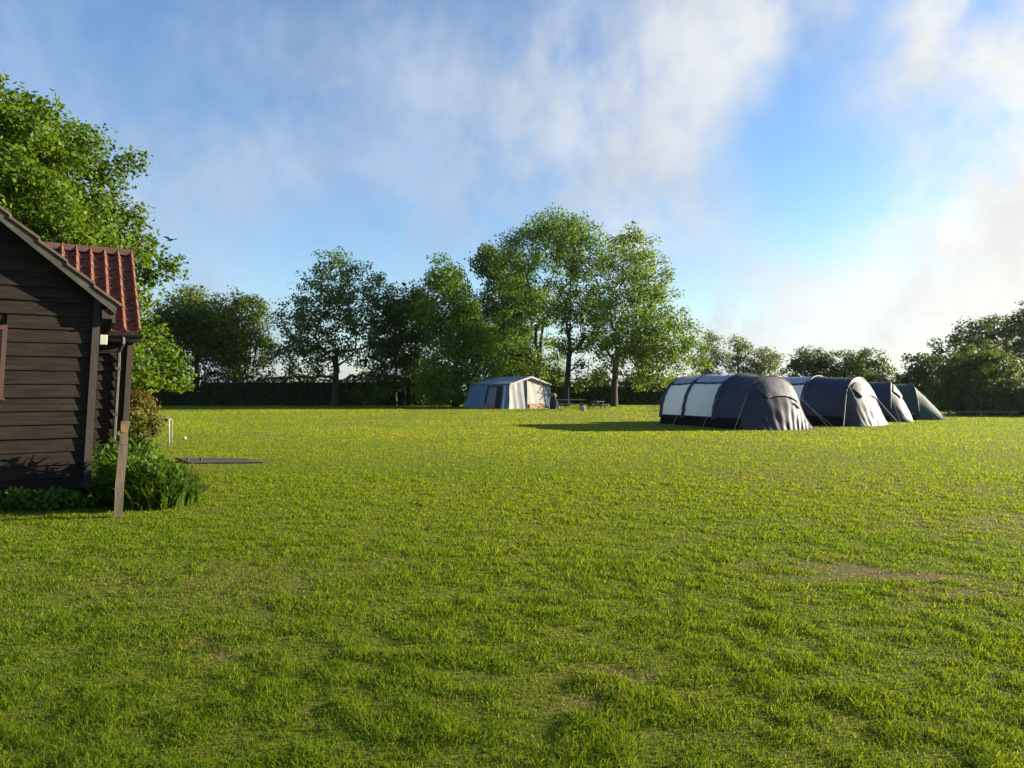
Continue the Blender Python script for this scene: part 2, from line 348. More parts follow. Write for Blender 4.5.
# ------------------------------------------------------------------ trees
GREEN = dict(
    sycamore=((.038, .084, .005), (.090, .145, .007)), dull=((.056, .098, .014), (.096, .128, .018)), open=((.055, .105, .024), (.085, .130, .026)),
    dark=((.042, .088, .015), (.070, .120, .016)), bright=((.074, .160, .010), (.118, .195, .012)), mid=((.064, .134, .015), (.106, .172, .018)),
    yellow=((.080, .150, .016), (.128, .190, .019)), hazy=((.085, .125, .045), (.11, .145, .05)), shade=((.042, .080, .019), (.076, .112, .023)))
DENS = 1.55
def crown_clumps(blobs, D, base, clump_r, dens, copies, squash=1.0, shrink=.15):
    """world-metre spheres from silhouette discs at depth D, each filled with leaf clumps near its skin"""
    cs = []; ns = []
    xs = [b[0] for b in blobs]; Rc = max(.5, (max(xs) - min(xs)) * .5 * D / F)
    for (px, py, r) in blobs:
        rm = r * D / F; rm = max(rm - shrink * clump_r, rm * .4)
        for k in range(copies):
            off = 0 if copies == 1 else (k / (copies - 1) - .5) * 2 * max(0, Rc - rm * .6) * .62 * squash
            off += RNG.normal() * rm * .15
            d = D + off
            c = np.array(((px - 512) / F * D - base[0], d - base[1], H + (HOR - py) / F * D))
            n = max(3, int(dens * DENS * 2.4 * (rm / clump_r) ** 2))
            dr = norm(RNG.normal(size=(n, 3))); rad = rm * RNG.uniform(.20, 1.0, (n, 1)) ** .5
            cs.append(c + dr * rad); ns.append(dr)
    c = np.concatenate(cs); nn = np.concatenate(ns); ok = c[:, 2] > .25
    return c[ok], nn[ok]
def crown_leaves(cl, nrm, clump_r, leaf, per, pal, parent, name='crown', aspect=.62, extra=None, up=.45):
    n = len(cl); reps = RNG.poisson(per, n) + 3; idx = np.repeat(np.arange(n), reps); m = len(idx)
    off = np.clip(RNG.normal(size=(m, 3)), -1.5, 1.5) * clump_r * np.array([.66, .66, .44])
    c = cl[idx] + off; c[:, 2] = np.maximum(c[:, 2], .06)
    nv = norm(norm(off) * .55 + nrm[idx] * .45 + np.array([0, 0, up]) + RNG.normal(size=(m, 3)) * .55)
    a, b2 = np.array(pal[0]), np.array(pal[1])
    tcl = RNG.random(n)[idx][:, None]; col = (a * (1 - tcl) + b2 * tcl) * RNG.uniform(.72, 1.3, (m, 1))
    if extra is not None: col = extra(c, col)
    sz = leaf * RNG.uniform(.65, 1.35, m)
    return leaves(name, c, nv, sz, col, parent, aspect)
def skeleton(cl, height, r_tip, parent, trunk_top, lean=(0, 0), name='trunk', jitter=.15, stems=None, rmax=None):
    """trunk and limbs: clumps hang on the nearest lower node; pipe-model radii"""
    nodes = []; par = []
    starts = stems or [(0, 0)]
    for (sx, sy) in starts:
        prev = -1; k = 9
        for i in range(k):
            f = i / (k - 1); wob = jitter * math.sin(f * 5 + sx * 3 + sy)
            nodes.append((sx + lean[0] * f + wob * f, sy + lean[1] * f + wob * .6 * f, f * trunk_top - .05)); par.append(prev); prev = len(nodes) - 1
    cen = np.array([np.mean(cl[:, 0]), np.mean(cl[:, 1])])
    base = np.array([lean[0] * .4, lean[1] * .4, trunk_top * .45])
    order = np.argsort(np.linalg.norm(cl - base, axis=1))
    leafn = []
    arr = np.zeros((len(cl) * 3 + len(nodes) + 5, 3)); cnt = len(nodes); arr[:cnt] = nodes
    d0 = np.linalg.norm(arr - base, axis=1)
    first_ok = np.array([0 if nodes[i][2] > trunk_top * .22 else 1e3 for i in range(cnt)] + [0] * (len(arr) - cnt), float)
    for q in order:
        p = cl[q]; dist = np.linalg.norm(arr[:cnt] - p, axis=1)
        above = np.maximum(0, arr[:cnt, 2] - (p[2] - .65 * np.linalg.norm(arr[:cnt, :2] - p[:2], axis=1)))
        cost = dist + above * 1.2 + first_ok[:cnt]
        j = int(np.argmin(cost)); a = arr[j].copy()
        mid = a * .5 + p * .5 + np.array([0, 0, -.06 * dist[j]]) + RNG.normal(size=3) * .03 * dist[j]
        arr[cnt] = mid; par.append(j); arr[cnt + 1] = p; par.append(cnt); leafn.append(cnt + 1); cnt += 2
    rr = np.zeros(cnt); e = 2.0; acc_ = np.zeros(cnt)
    for i in leafn: acc_[i] += r_tip ** e
    for i in range(cnt - 1, -1, -1):
        if acc_[i] == 0: acc_[i] = r_tip ** e
        rr[i] = acc_[i] ** (1 / e)
        if par[i] >= 0: acc_[par[i]] += acc_[i]
    if rmax: rr = rmax * (rr / rr.max()) ** 1.3
    rr = np.maximum(rr, r_tip * .6)
    ns_ = 6; ii = np.array([i for i in range(cnt) if par[i] >= 0]); pp = np.array([par[i] for i in ii])
    A = arr[pp]; B = arr[ii]; d = norm(B - A); t1 = norm(np.cross(d, np.array([.31, .95, .02]) + 0 * d)); t2 = np.cross(d, t1)
    B = B + d * rr[ii][:, None] * .5
    ang = np.arange(ns_) * 2 * math.pi / ns_; cs_, sn = np.cos(ang)[None, :, None], np.sin(ang)[None, :, None]
    ring = t1[:, None, :] * cs_ + t2[:, None, :] * sn
    flare = np.where((A[:, 2] < .5) & (rr[pp] > .1), 1.35, 1.0)
    ra = np.minimum(rr[pp], rr[ii] * 1.6) * flare
    v = np.concatenate([A[:, None] + ring * ra[:, None, None], B[:, None] + ring * rr[ii][:, None, None]], 1).reshape(-1, 3)
    k = np.arange(len(ii))[:, None, None] * (2 * ns_); q = np.arange(ns_)
    f = np.stack([q, (q + 1) % ns_, (q + 1) % ns_ + ns_, q + ns_], 1)[None]
    loops = (k + f).ravel()
    return np_mesh(name, v, loops, np.full(len(ii) * ns_, 4), M['bark'], None, parent, smooth=True)
def tree(name, label, basepx, D, blobs, pal, leaf=.30, clump=.55, dens=1.0, per=26, copies=2, trunk_top=None, rmax=None, r_tip=.018, lean=(0, 0), stems=None, cat='tree', group=None, extra=None, squash=1.0, frac=.6, up=.45, shrink=.15):
    bx = (basepx - 512) / F * D; root = empty(name, (bx, D, 0)); tag(root, label, cat, group)
    if D > 30: leaf *= .80; clump *= 1.0; per *= 1.5
    cl, nr = crown_clumps(blobs, D, (bx, D), clump, dens, copies, squash, shrink)
    crown_leaves(cl, nr, clump, leaf, per, GREEN[pal] if isinstance(pal, str) else pal, root, extra=extra, up=up)
    top = cl[:, 2].max(); sub = cl[RNG.random(len(cl)) < frac * .42]
    skeleton(sub, top, r_tip, root, trunk_top or top * .72, lean, stems=stems, rmax=rmax)
    return root

def redpatch(c, col):
    q = np.array(P(147, 233, 22.0)) - np.array(((20 - 512) / F * 22, 22, 0)); d = np.linalg.norm(c - q, axis=1)
    return np.where((d < .45)[:, None], np.array([.16, .07, .02]), col)
tree('broadleaf_tree', 'tall bright green leafy tree rising behind the dark timber shed', 20, 22.0,
     [(-70, 150, 62), (-90, 250, 80), (-20, 138, 46), (12, 124, 42), (44, 146, 34), (30, 106, 12), (74, 160, 21), (90, 138, 6), (0, 190, 60), (52, 200, 47), (92, 200, 15), (98, 218, 20),
      (30, 250, 62), (82, 250, 36), (112, 238, 10), (112, 264, 20), (136, 254, 4), (102, 292, 26), (85, 300, 40), (20, 320, 60), (-60, 330, 70), (112, 326, 22), (124, 349, 19), (137, 365, 12), (146, 380, 6), (122, 374, 15), (94, 350, 32), (55, 370, 34)],
     'sycamore', leaf=.16, clump=.52, dens=1.75, per=80, copies=3, rmax=.34, r_tip=.010, extra=redpatch, frac=.35, shrink=.70)
tree('broadleaf_tree', 'dull green tree standing between the bright shed tree and its rounder neighbour', 196, 70,
     [(186, 312, 26), (170, 322, 20), (205, 318, 24), (192, 296, 12), (214, 335, 22), (180, 345, 26), (205, 352, 24), (165, 355, 22), (150, 330, 16)], 'dull', leaf=.34, clump=.66, dens=1.05, per=19, rmax=.3)
tree('broadleaf_tree', 'round dull green tree over the dark hedge, left of the airy single trunked tree', 235, 69,
     [(240, 320, 26), (225, 312, 18), (252, 312, 16), (258, 335, 14), (240, 300, 10), (225, 345, 24), (250, 350, 22), (265, 345, 8), (212, 330, 14), (238, 365, 18)], 'dull', leaf=.33, clump=.64, dens=.95, per=18, rmax=.3)
tree('broadleaf_tree', 'airy open crowned tree with sky showing through and one bare trunk before the hedge', 335, 65,
     [(338, 285, 22), (335, 268, 16), (350, 262, 10), (320, 300, 24), (355, 300, 26), (300, 315, 20), (375, 288, 14), (388, 286, 9), (372, 272, 5), (310, 335, 24), (340, 330, 26), (290, 340, 16), (280, 352, 9),
      (365, 328, 20), (300, 358, 20), (325, 358, 16), (285, 368, 12), (355, 355, 12), (378, 345, 14)], 'open', leaf=.32, clump=.5, dens=.50, per=14, copies=2, rmax=.30, lean=(.1, 0), frac=.8)
tree('broadleaf_tree', 'dark low tree with several thin stems left of the bright pyramid shaped tree', 402, 68,
     [(400, 305, 20), (415, 298, 14), (388, 318, 18), (410, 325, 24), (382, 340, 18), (405, 350, 24), (430, 330, 20), (375, 365, 16), (420, 368, 22), (392, 385, 16), (425, 392, 12), (378, 393, 12), (365, 392, 10)],
     'dark', leaf=.34, clump=.65, dens=1.15, per=20, rmax=.16, stems=[(-.6, 0), (.2, .3), (.9, -.2)])
tree('broadleaf_tree', 'bright green pyramid shaped tree with foliage to the ground behind the frame tent', 455, 63,
     [(440, 272, 12), (447, 264, 8), (432, 282, 10), (452, 290, 18), (440, 310, 24), (465, 300, 12), (470, 322, 18), (455, 335, 26), (482, 335, 14), (488, 352, 15), (470, 358, 26), (446, 365, 24), (495, 368, 10), (484, 378, 18), (455, 390, 20), (432, 388, 14), (478, 394, 12), (440, 398, 10), (500, 378, 8), (492, 388, 12), (478, 345, 18), (464, 312, 16), (456, 272, 9)],
     'bright', leaf=.32, clump=.70, dens=1.25, per=22, rmax=.28)
tree('broadleaf_tree', 'dark bluish tree half hidden between the bright pyramid tree and the tallest tree', 505, 78,
     [(490, 262, 18), (478, 262, 9), (488, 248, 8), (505, 270, 24), (500, 300, 26), (520, 300, 22), (495, 325, 22), (515, 335, 24), (522, 360, 18), (505, 365, 20), (500, 388, 16)], 'dark', leaf=.36, clump=.7, dens=1.15, per=19, rmax=.3)
tree('broadleaf_tree', 'tallest tree with rounded top and forked dark trunk behind the frame tent', 535, 70,
     [(548, 228, 18), (530, 236, 17), (513, 244, 15), (555, 218, 10), (565, 232, 18), (545, 255, 22), (520, 264, 18), (500, 262, 10), (570, 262, 18), (528, 290, 16), (552, 292, 15), (510, 290, 14), (540, 318, 13), (520, 330, 14), (550, 340, 10), (528, 352, 16), (512, 362, 12), (545, 365, 11), (535, 305, 16), (505, 318, 14), (556, 312, 14), (500, 340, 14), (530, 372, 12), (556, 360, 10)],
     'mid', leaf=.30, clump=.62, dens=.95, per=16, rmax=.34, lean=(1.2, 0), frac=.75)
tree('broadleaf_tree', 'slender straight trunked tall tree above the nearer picnic table', 566, 66,
     [(580, 228, 17), (592, 240, 14), (570, 245, 18), (598, 258, 12), (585, 270, 18), (570, 290, 15), (594, 292, 15), (580, 315, 13), (565, 325, 11), (596, 325, 12), (582, 345, 11), (560, 350, 9), (600, 352, 10), (578, 366, 9), (596, 374, 9), (575, 305, 15), (592, 310, 14), (560, 310, 13), (588, 340, 13), (568, 345, 11), (556, 372, 9), (580, 385, 8), (603, 340, 10)],
     'mid', leaf=.29, clump=.58, dens=.90, per=15, rmax=.26, lean=(.6, 0), frac=.8)
tree('broadleaf_tree', 'broad yellow green tree with thick trunk left of the largest tunnel tent', 614, 65,
     [(622, 245, 15), (630, 238, 10), (640, 255, 16), (610, 262, 15), (652, 272, 15), (628, 280, 22), (660, 292, 14), (645, 305, 22), (615, 310, 20), (672, 318, 14), (655, 332, 22), (682, 335, 13), (630, 335, 20), (690, 352, 12), (670, 355, 18), (645, 360, 18), (620, 352, 14), (606, 340, 12), (686, 368, 9), (656, 374, 10), (698, 362, 5), (632, 372, 9), (604, 300, 12), (600, 322, 12), (640, 345, 20), (608, 366, 10), (644, 382, 9), (670, 384, 8)],
     'yellow', leaf=.29, clump=.58, dens=.98, per=18, rmax=.28, lean=(.3, 0), frac=.7)
tree('bush_tree', 'low green bushes of the understorey between the bright pyramid tree and the slender trunk', 535, 75,
     [(505, 378, 14), (520, 372, 13), (535, 378, 13), (548, 372, 11), (560, 380, 11), (528, 392, 12), (550, 392, 12)], 'mid', leaf=.34, clump=.6, dens=1.0, per=19, rmax=.12)
tree('bush_tree', 'low green bush filling the gap between the slender trunk and the thick trunk', 594, 76,
     [(582, 382, 8), (594, 378, 8), (604, 383, 8), (590, 392, 8)], 'yellow', leaf=.32, clump=.55, dens=.9, per=18, rmax=.10)
tree('bush_tree', 'low green bush between the thick trunk and the largest tunnel tent', 648, 76,
     [(630, 384, 8), (642, 379, 9), (655, 382, 9), (668, 380, 9), (650, 392, 9)], 'yellow', leaf=.32, clump=.55, dens=.9, per=18, rmax=.10)
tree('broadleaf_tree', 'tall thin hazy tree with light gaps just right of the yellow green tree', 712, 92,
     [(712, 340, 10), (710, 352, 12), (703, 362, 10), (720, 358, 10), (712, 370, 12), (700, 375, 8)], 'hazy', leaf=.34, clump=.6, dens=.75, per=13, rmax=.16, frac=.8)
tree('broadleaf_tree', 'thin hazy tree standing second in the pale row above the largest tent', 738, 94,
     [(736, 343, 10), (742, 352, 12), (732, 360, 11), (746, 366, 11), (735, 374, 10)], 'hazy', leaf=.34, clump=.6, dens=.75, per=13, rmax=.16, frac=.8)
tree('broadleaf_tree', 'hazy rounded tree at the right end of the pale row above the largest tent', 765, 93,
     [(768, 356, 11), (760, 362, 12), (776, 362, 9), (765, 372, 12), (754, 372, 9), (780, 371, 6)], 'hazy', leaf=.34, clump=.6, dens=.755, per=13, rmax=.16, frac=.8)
tree('broadleaf_tree', 'low rounded tree behind the gap between the two largest tents', 812, 76,
     [(812, 358, 12), (802, 364, 12), (824, 362, 11), (794, 372, 10), (814, 374, 14), (832, 372, 9)], 'shade', leaf=.34, clump=.55, dens=.9, per=19, rmax=.2)
tree('broadleaf_tree', 'low spreading tree behind the second navy tent', 858, 74,
     [(858, 358, 11), (846, 362, 11), (870, 362, 11), (880, 370, 9), (838, 372, 9), (860, 374, 14), (890, 380, 8), (875, 380, 10)], 'shade', leaf=.34, clump=.55, dens=.9, per=19, rmax=.2)
tree('bush_tree', 'ragged dark bushy tree rising behind the dark green tent', 918, 52,
     [(918, 372, 10), (928, 366, 9), (908, 378, 9), (936, 372, 8), (926, 384, 13), (905, 388, 9), (938, 392, 12), (914, 358, 3.5), (932, 359, 4), (920, 400, 10), (940, 405, 9)], 'shade', leaf=.26, clump=.42, dens=.95, per=20, rmax=.14)
tree('bush_tree', 'dense dark rounded tree with foliage to the ground right of the dark green tent', 972, 44,
     [(968, 358, 12), (982, 356, 12), (955, 366, 14), (995, 366, 13), (970, 376, 22), (950, 386, 16), (992, 386, 18), (970, 400, 20), (945, 403, 11), (1003, 380, 10), (992, 404, 12), (975, 346, 5)], 'shade', leaf=.20, clump=.36, dens=1.1, per=24, rmax=.2)
tree('broadleaf_tree', 'big spreading hazy tree rising behind the dense dark rounded tree at right', 985, 60,
     [(978, 330, 14), (965, 338, 12), (992, 326, 12), (953, 350, 10), (1005, 340, 16), (985, 348, 18), (945, 360, 8), (1000, 362, 14), (968, 362, 14), (945, 342, 4), (1012, 375, 10)], 'shade', leaf=.30, clump=.5, dens=.75, per=17, rmax=.28)
tree('broadleaf_tree', 'tall tree cut by the right edge of the picture behind the clipped hedge', 1050, 56,
     [(1020, 322, 12), (1035, 318, 18), (1022, 345, 15), (1050, 330, 26), (1030, 368, 14), (1060, 350, 30), (1040, 380, 14), (1070, 370, 24), (1018, 335, 8)], 'shade', leaf=.28, clump=.48, dens=.8, per=17, rmax=.3)

# ------------------------------------------------------------------ hedges
def hedge(label, p0, p1, width, h0, h1, leaf, pal, per_m2, bumpy=.42):
    a = np.array(p0[:2]); b2 = np.array(p1[:2]); Ln = np.linalg.norm(b2 - a); rz = math.atan2(*(b2 - a)[::-1])
    root = empty('hedge', (a[0], a[1], 0), rz); tag(root, label, 'hedge')
    n = int(per_m2 * Ln * (h0 * 2 + width)); u = RNG.uniform(0, 1, n)
    hh = (h0 + (h1 - h0) * u) * (1 + bumpy * (fbm(u * Ln * .5, u * 0 + p0[0], 5, 3) - .5) * 2)
    s = RNG.uniform(0, 1, n); per = 2 * hh + width; d = s * per
    side = RNG.normal(size=n) * .12
    yy = np.where(d < hh, 0, np.where(d < hh + width, d - hh, width)); zz = np.where(d < hh, d, np.where(d < hh + width, hh, per - d))
    nx = np.where(d < hh, -1, np.where(d < hh + width, 0, 1)); nz = np.where((d >= hh) & (d < hh + width), 1, .2)
    wob = (fbm(u * Ln * 1.6, zz * 1.6, 8, 3) - .5) * .7
    c = np.stack([u * Ln, yy + nx * (wob + side), np.maximum(zz + (nz > .5) * (wob * .7 + np.abs(side)), .05)], 1)
    nv = norm(np.stack([0 * u, nx * 1.0, nz * 1.0], 1) + RNG.normal(size=(n, 3)) * .7)
    pa, pb = np.array(pal[0]), np.array(pal[1]); k = fbm(u * Ln * .9, zz * 1.2, 13, 3)[:, None]
    col = (pa * (1 - k) + pb * k) * RNG.uniform(.7, 1.3, (n, 1))
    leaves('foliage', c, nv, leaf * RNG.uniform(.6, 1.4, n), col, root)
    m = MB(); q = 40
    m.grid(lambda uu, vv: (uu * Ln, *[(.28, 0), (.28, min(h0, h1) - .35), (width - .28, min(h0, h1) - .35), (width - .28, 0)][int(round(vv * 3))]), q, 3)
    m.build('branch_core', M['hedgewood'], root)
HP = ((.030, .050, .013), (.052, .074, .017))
x0 = (60 - 512) / F * 67
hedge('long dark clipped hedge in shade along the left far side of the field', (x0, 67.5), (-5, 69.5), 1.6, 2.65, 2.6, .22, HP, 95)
hedge('dark hedge behind the picnic tables between the frame tent and the largest tent', (-4.6, 72), (22, 74), 1.6, 2.2, 2.5, .24, GREEN['shade'], 70, .4)
hedge('hedge mostly hidden behind the row of tunnel tents', (20, 66), (36, 54), 1.6, 2.2, 2.4, .24, GREEN['shade'], 70, .4)
hedge('dense clipped hedge running out of the right edge of the picture', (26.8, 42.0), (42, 39.5), 1.6, 1.95, 2.1, .15, GREEN['shade'], 170, .12)

# ------------------------------------------------------------------ timber shed
S = H / 1.6; LEAN = .05
def shed():
    C = (-6.32 * S, 10.6 * S, 0); root = empty('timber_shed', C, math.atan2(.53, .848))
    tag(root, 'dark brown weatherboarded shed with red pantile roof at the left edge', 'shed')
    sl = .867
    def ztop(x): return 2.89 + sl * (.36 - x) if x > -2.5 else 2.89 + sl * (.36 + 5 + x)
    def boards(x0, x1, y, z0, z1, roof, name, ex=.2, parent=root, skip=None):
        m = MB(); z = z0; i = 0
        while z < z1:
            zt = min(z + ex * random.uniform(.96, 1.04), z1); th = random.uniform(.030, .042); dz = random.uniform(-.006, .006)
            def lim(zz):
                if not roof: return x0, x1
                k = (2.89 + sl * .36 - .14 - zz) / sl
                return max(x0, -5 - k), min(x1, k)
            a0, b0 = lim(z); a1, b1 = lim(zt)
            if b1 <= a1: break
            xs = [(a0, b0, a1, b1)]
            if skip and zt > skip[2] and z < skip[3]: xs = [(a0, skip[0], a1, skip[0]), (skip[1], b0, skip[1], b1)]
            for (p0, q0, p1, q1) in xs:
                sh = LEAN
                m.add([(p0 + sh * z, y - th, z + dz), (q0 + sh * z, y - th, z), (q1 + sh * zt, y - .007, zt), (p1 + sh * zt, y - .007, zt + dz), (p0 + sh * z, y - .005, z + dz), (q0 + sh * z, y - .005, z)],
                      [(0, 1, 2, 3), (4, 5, 1, 0), (1, 5, 2), (4, 0, 3)])
            z = zt; i += 1
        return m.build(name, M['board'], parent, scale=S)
    # gable wall boards (window hole at the left) and a backing wall
    boards(-5, 0, 0, .12, 5.4, True, 'gable_cladding', skip=(-2.05, -1.12, 1.50, 2.50))
    m = MB(); k = (2.89 + sl * .36 - .2)
    for (xa, xb, za, zb) in ((-5, -2.05, 0, 2.4), (-1.12, 0, 0, 2.4), (-2.05, -1.12, 0, 1.5)):
        m.box(xa, xb, .0, .1, za, zb, LEAN)
    m.box(-4.96, -.02, .012, .1, 2.505, 2.85, LEAN)
    m.add([(-4.9 + .14, .01, 2.85), (.0, .01, 2.85), (-2.4, .01, 4.95)], [(0, 1, 2)])
    m.box(-.1, -.004, .1, 7.4, 0, 2.8, LEAN); m.box(-5, -4.9, .1, 7.4, 0, 2.8, LEAN); m.box(-5, .55, 7.4, 7.5, 0, 2.7, LEAN)
    m.box(.55, .62, 3.95, 7.4, 0, 2.7, LEAN)
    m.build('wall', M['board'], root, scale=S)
    m = MB(); m.box(-.075, .022, -.075, -.003, .18, 3.02, LEAN); m.box(.002, .022, -.003, .08, .18, 3.0, LEAN)
    m.build('corner_board', M['trim'], root, scale=S)
    # window
    f = MB()
    for (xa, xb, za, zb) in ((-2.05, -1.12, 2.45, 2.51), (-2.05, -1.12, 1.50, 1.55), (-1.16, -1.11, 1.5, 2.52), (-2.06, -2.0, 1.5, 2.52), (-1.6, -1.56, 1.55, 2.45)):
        f.box(xa, xb, -.062 - (.002 if zb - za < .2 else 0), .06, za, zb, LEAN)
    wf = f.build('window', M['frame'], root, scale=S)
    p = MB(); p.box(-2.02, -1.14, .035, .045, 1.56, 2.44, LEAN); p.build('pane', M['glass'], wf, scale=S)
    s_ = MB(); s_.box(-2.1, -1.09, -.08, -.02, 1.46, 1.497, LEAN); s_.build('sill', M['frame'], wf, scale=S)
    # front roof: two slabs, verge tiles and bargeboards
    ov = -.22
    def slab(m, sgn, y0, y1, z_off, th, xa, xb):
        def X(x): return x if sgn > 0 else -5.0 - x + .0
        pts = [(X(xa), 2.89 + sl * (.36 - xa) + z_off), (X(xb), 2.89 + sl * (.36 - xb) + z_off)]
        vs = [(x, y, z) for (x, z) in pts for y in (y0, y1)] + [(x, y, z - th) for (x, z) in pts for y in (y0, y1)]
        m.add(vs, [(0, 1, 3, 2), (4, 6, 7, 5), (0, 4, 5, 1), (2, 3, 7, 6), (0, 2, 6, 4), (1, 5, 7, 3)])
    r = MB(); slab(r, 1, ov + .03, 6, -.03, .07, .36, -2.5); slab(r, -1, ov + .03, 6, -.03, .07, .36, -2.5)
    rf = r.build('roof', M['tile'], root, scale=S)
    v = MB(); x = .40; i = 0
    while x > -2.5:
        xn = max(x - .33, -2.5)
        for sg in (1, -1): slab(v, sg, ov - .035, ov + .16, .035 if False else .030, .045, x, xn + .01)
        # each verge tile tilts: lower edge lifted
        x = xn; i += 1
    vt = MB(); x = .42
    while x > -2.45:
        xn = x - .34
        za, zb = 2.89 + sl * (.36 - x), 2.89 + sl * (.36 - xn)
        vs = []
        for (xx, zz, lift) in ((x, za, .048), (xn - .02, zb, .02)):
            for yy in (ov - .05, ov + .13): vs += [(xx, yy, zz + lift), (xx, yy, zz + lift - .042)]
        vt.add(vs, [(0, 2, 6, 4), (1, 5, 7, 3), (0, 4, 5, 1), (2, 3, 7, 6), (0, 1, 3, 2), (4, 6, 7, 5)])
        x = xn
    vt.build('verge_tile', mat('lichen_verge_tile', (.13, .075, .045), .9, (8, (.06, .048, .03), .15), (25, .4, .004)), rf, scale=S)
    b1 = MB(); slab(b1, 1, ov - .028, ov, -.012, .165, .345, -2.5); b1.build('bargeboard', M['barge'], root, scale=S)
    b1 = MB(); slab(b1, -1, ov - .028, ov, -.012, .165, .345, -2.5); b1.build('bargeboard', M['barge'], root, scale=S)
    e = MB(); e.box(.17, .30, ov, 3.55, 2.66, 2.80); e.box(.30, .345, ov + .01, 3.55, 2.60, 2.82); e.build('eaves_fascia', M['trim'], root, scale=S)
    # cross wing behind: wall, corner, pantiled roof, ridge, gutter
    boards(.0, .66, 3.84, .1, 2.72, False, 'wing_cladding', ex=.19)
    m = MB(); m.box(0, .66, 3.846, 3.95, 0, 2.7, LEAN); m.build('wing_wall', M['board'], root, scale=S)
    m = MB(); m.box(.63, .735, 3.77, 3.95, .1, 2.71, LEAN); m.build('corner_board', M['trim'], root, scale=S)
    y0, z0, y1, z1 = 3.56, 2.74, 5.80, 4.67; xr = .98; tw = .262; rows = 8
    L_ = math.hypot(y1 - y0, z1 - z0); dy, dz = (y1 - y0) / L_, (z1 - z0) / L_; nyv, nzv = -dz, dy
    def prof(s):   # across one tile: shallow pan then a raised roll at its right
        s = s % 1.0
        if s < .66: return .012 * (math.cos(s / .66 * 2 * math.pi) - 1) * .5
        q = (s - .66) / .34; return .088 * math.sin(q * math.pi) ** .75
    m = MB(); ncol = 14; sub = 12
    for ri in range(rows):
        a = ri * L_ / rows; b_ = (ri + 1) * L_ / rows + .05
        us = [xr - ncol * tw + j * tw / sub for j in range(ncol * sub + 1)]
        vs = []
        jit = [random.uniform(-.006, .006) for _ in range(ncol + 1)]
        for (tt, lift) in ((a, -.012), (a, .034), (b_, .0)):
            for j, xx in enumerate(us):
                hgt = prof(j / sub) + lift + jit[j // sub]
                vs.append((xx, y0 + dy * tt + nyv * hgt, z0 + dz * tt + nzv * hgt))
        nU = len(us)
        m.add(vs, [(k * nU + j, k * nU + j + 1, (k + 1) * nU + j + 1, (k + 1) * nU + j) for k in range(2) for j in range(nU - 1)])
    m.add([(xr, 2 * y1 - y0, z0), (xr - ncol * tw, 2 * y1 - y0, z0), (xr - ncol * tw, y1, z1), (xr, y1, z1)], [(0, 1, 2, 3)])
    wr = m.build('wing_roof', M['tile'], root, smooth=False, scale=S)
    m = MB(); x = xr + .02; i = 0
    while x > xr - 4:
        lift = .004 * (i % 2)
        pts = [(-.17, -.10), (-.10, .0), (0, .06), (.10, 0), (.17, -.10)]
        vs = [(xx, y1 + py, z1 + pz + .035 + lift) for xx in (x, x - .435) for (py, pz) in pts]
        m.add(vs, [(j, j + 1, j + 6, j + 5) for j in range(4)] + [(0, 1, 2, 3, 4)]); x -= .44; i += 1
    m.build('ridge_tile', M['ridge'], wr, scale=S)
    m = MB()
    m.grid(lambda u, vv: (.10 + u * .90, 3.50 - .065 * math.cos(vv * math.pi), 2.70 - .075 * math.sin(vv * math.pi)), 2, 8)
    m.box(.995, 1.005, 3.43, 3.57, 2.625, 2.70); m.box(.1, .98, 3.566, 3.60, 2.56, 2.72); m.box(.1, .98, 3.6, 3.84, 2.545, 2.56)
    m.build('gutter', M['black'], root, scale=S)
    m = MB(); m.tube([(.66, 3.50, 2.64), (.66, 3.50, 2.52), (.60, 3.74, 2.36), (.60, 3.755, 2.2), (.50, 3.755, .15)], .036, 8)
    for zz in (2.0, 1.1): m.box(.50 + (zz - .15) / 2.05 * .1 - .05, .50 + (zz - .15) / 2.05 * .1 + .05, 3.715, 3.80, zz, zz + .05)
    m.build('downpipe', mat('grey_painted_pipe', (.06, .058, .06), .45, (8, (.03, .03, .03))), root, smooth=False, scale=S)
    m = MB(); m.box(.028, .128, -.055, .04, 2.28, 2.43, LEAN); m.build('lamp_box', M['white'], root, scale=S, bevel=.008)
    m = MB(); m.tube([(.10, -.02, 2.55), (.2, .25, 2.61), (.33, .9, 2.72), (.42, 1.6, 2.9)], .007, 5); m.build('cable', M['trim'], root, scale=S)
shed()

# ------------------------------------------------------------------ post, weeds, bush
bx, by, _ = G(118, 517)
pr = empty('wooden_post', (bx, by, 0), R(30)); tag(pr, 'leaning square timber post with orange patch near its top, before the weeds', 'post')
def postm(z0, z1, w0, w1, dx):
    m = MB(); h = 1.13
    m.grid(lambda u, v: ((.5 if u in (.25, .5) else -.5) * (w0 + (w1 - w0) * v) + dx * (z0 + (z1 - z0) * v) / h + .004 * math.sin(v * 9), (-.5 if u in (0, .25, 1) else .5) * (w0 + (w1 - w0) * v) * .9, z0 + (z1 - z0) * v), 4, 10)
    k = len(m.v); m.f.append((k - 5, k - 4, k - 3, k - 2)); return m
postm(-.05, .85, .088, .098, .075).build('shaft', M['post'], pr)
postm(.855, 1.13, .086, .092, .075).build('top_block', M['post'], pr)
m = MB(); m.box(.030, .095, -.0535, -.047, 1.0, 1.10); m.build('patch', M['orange'], pr)

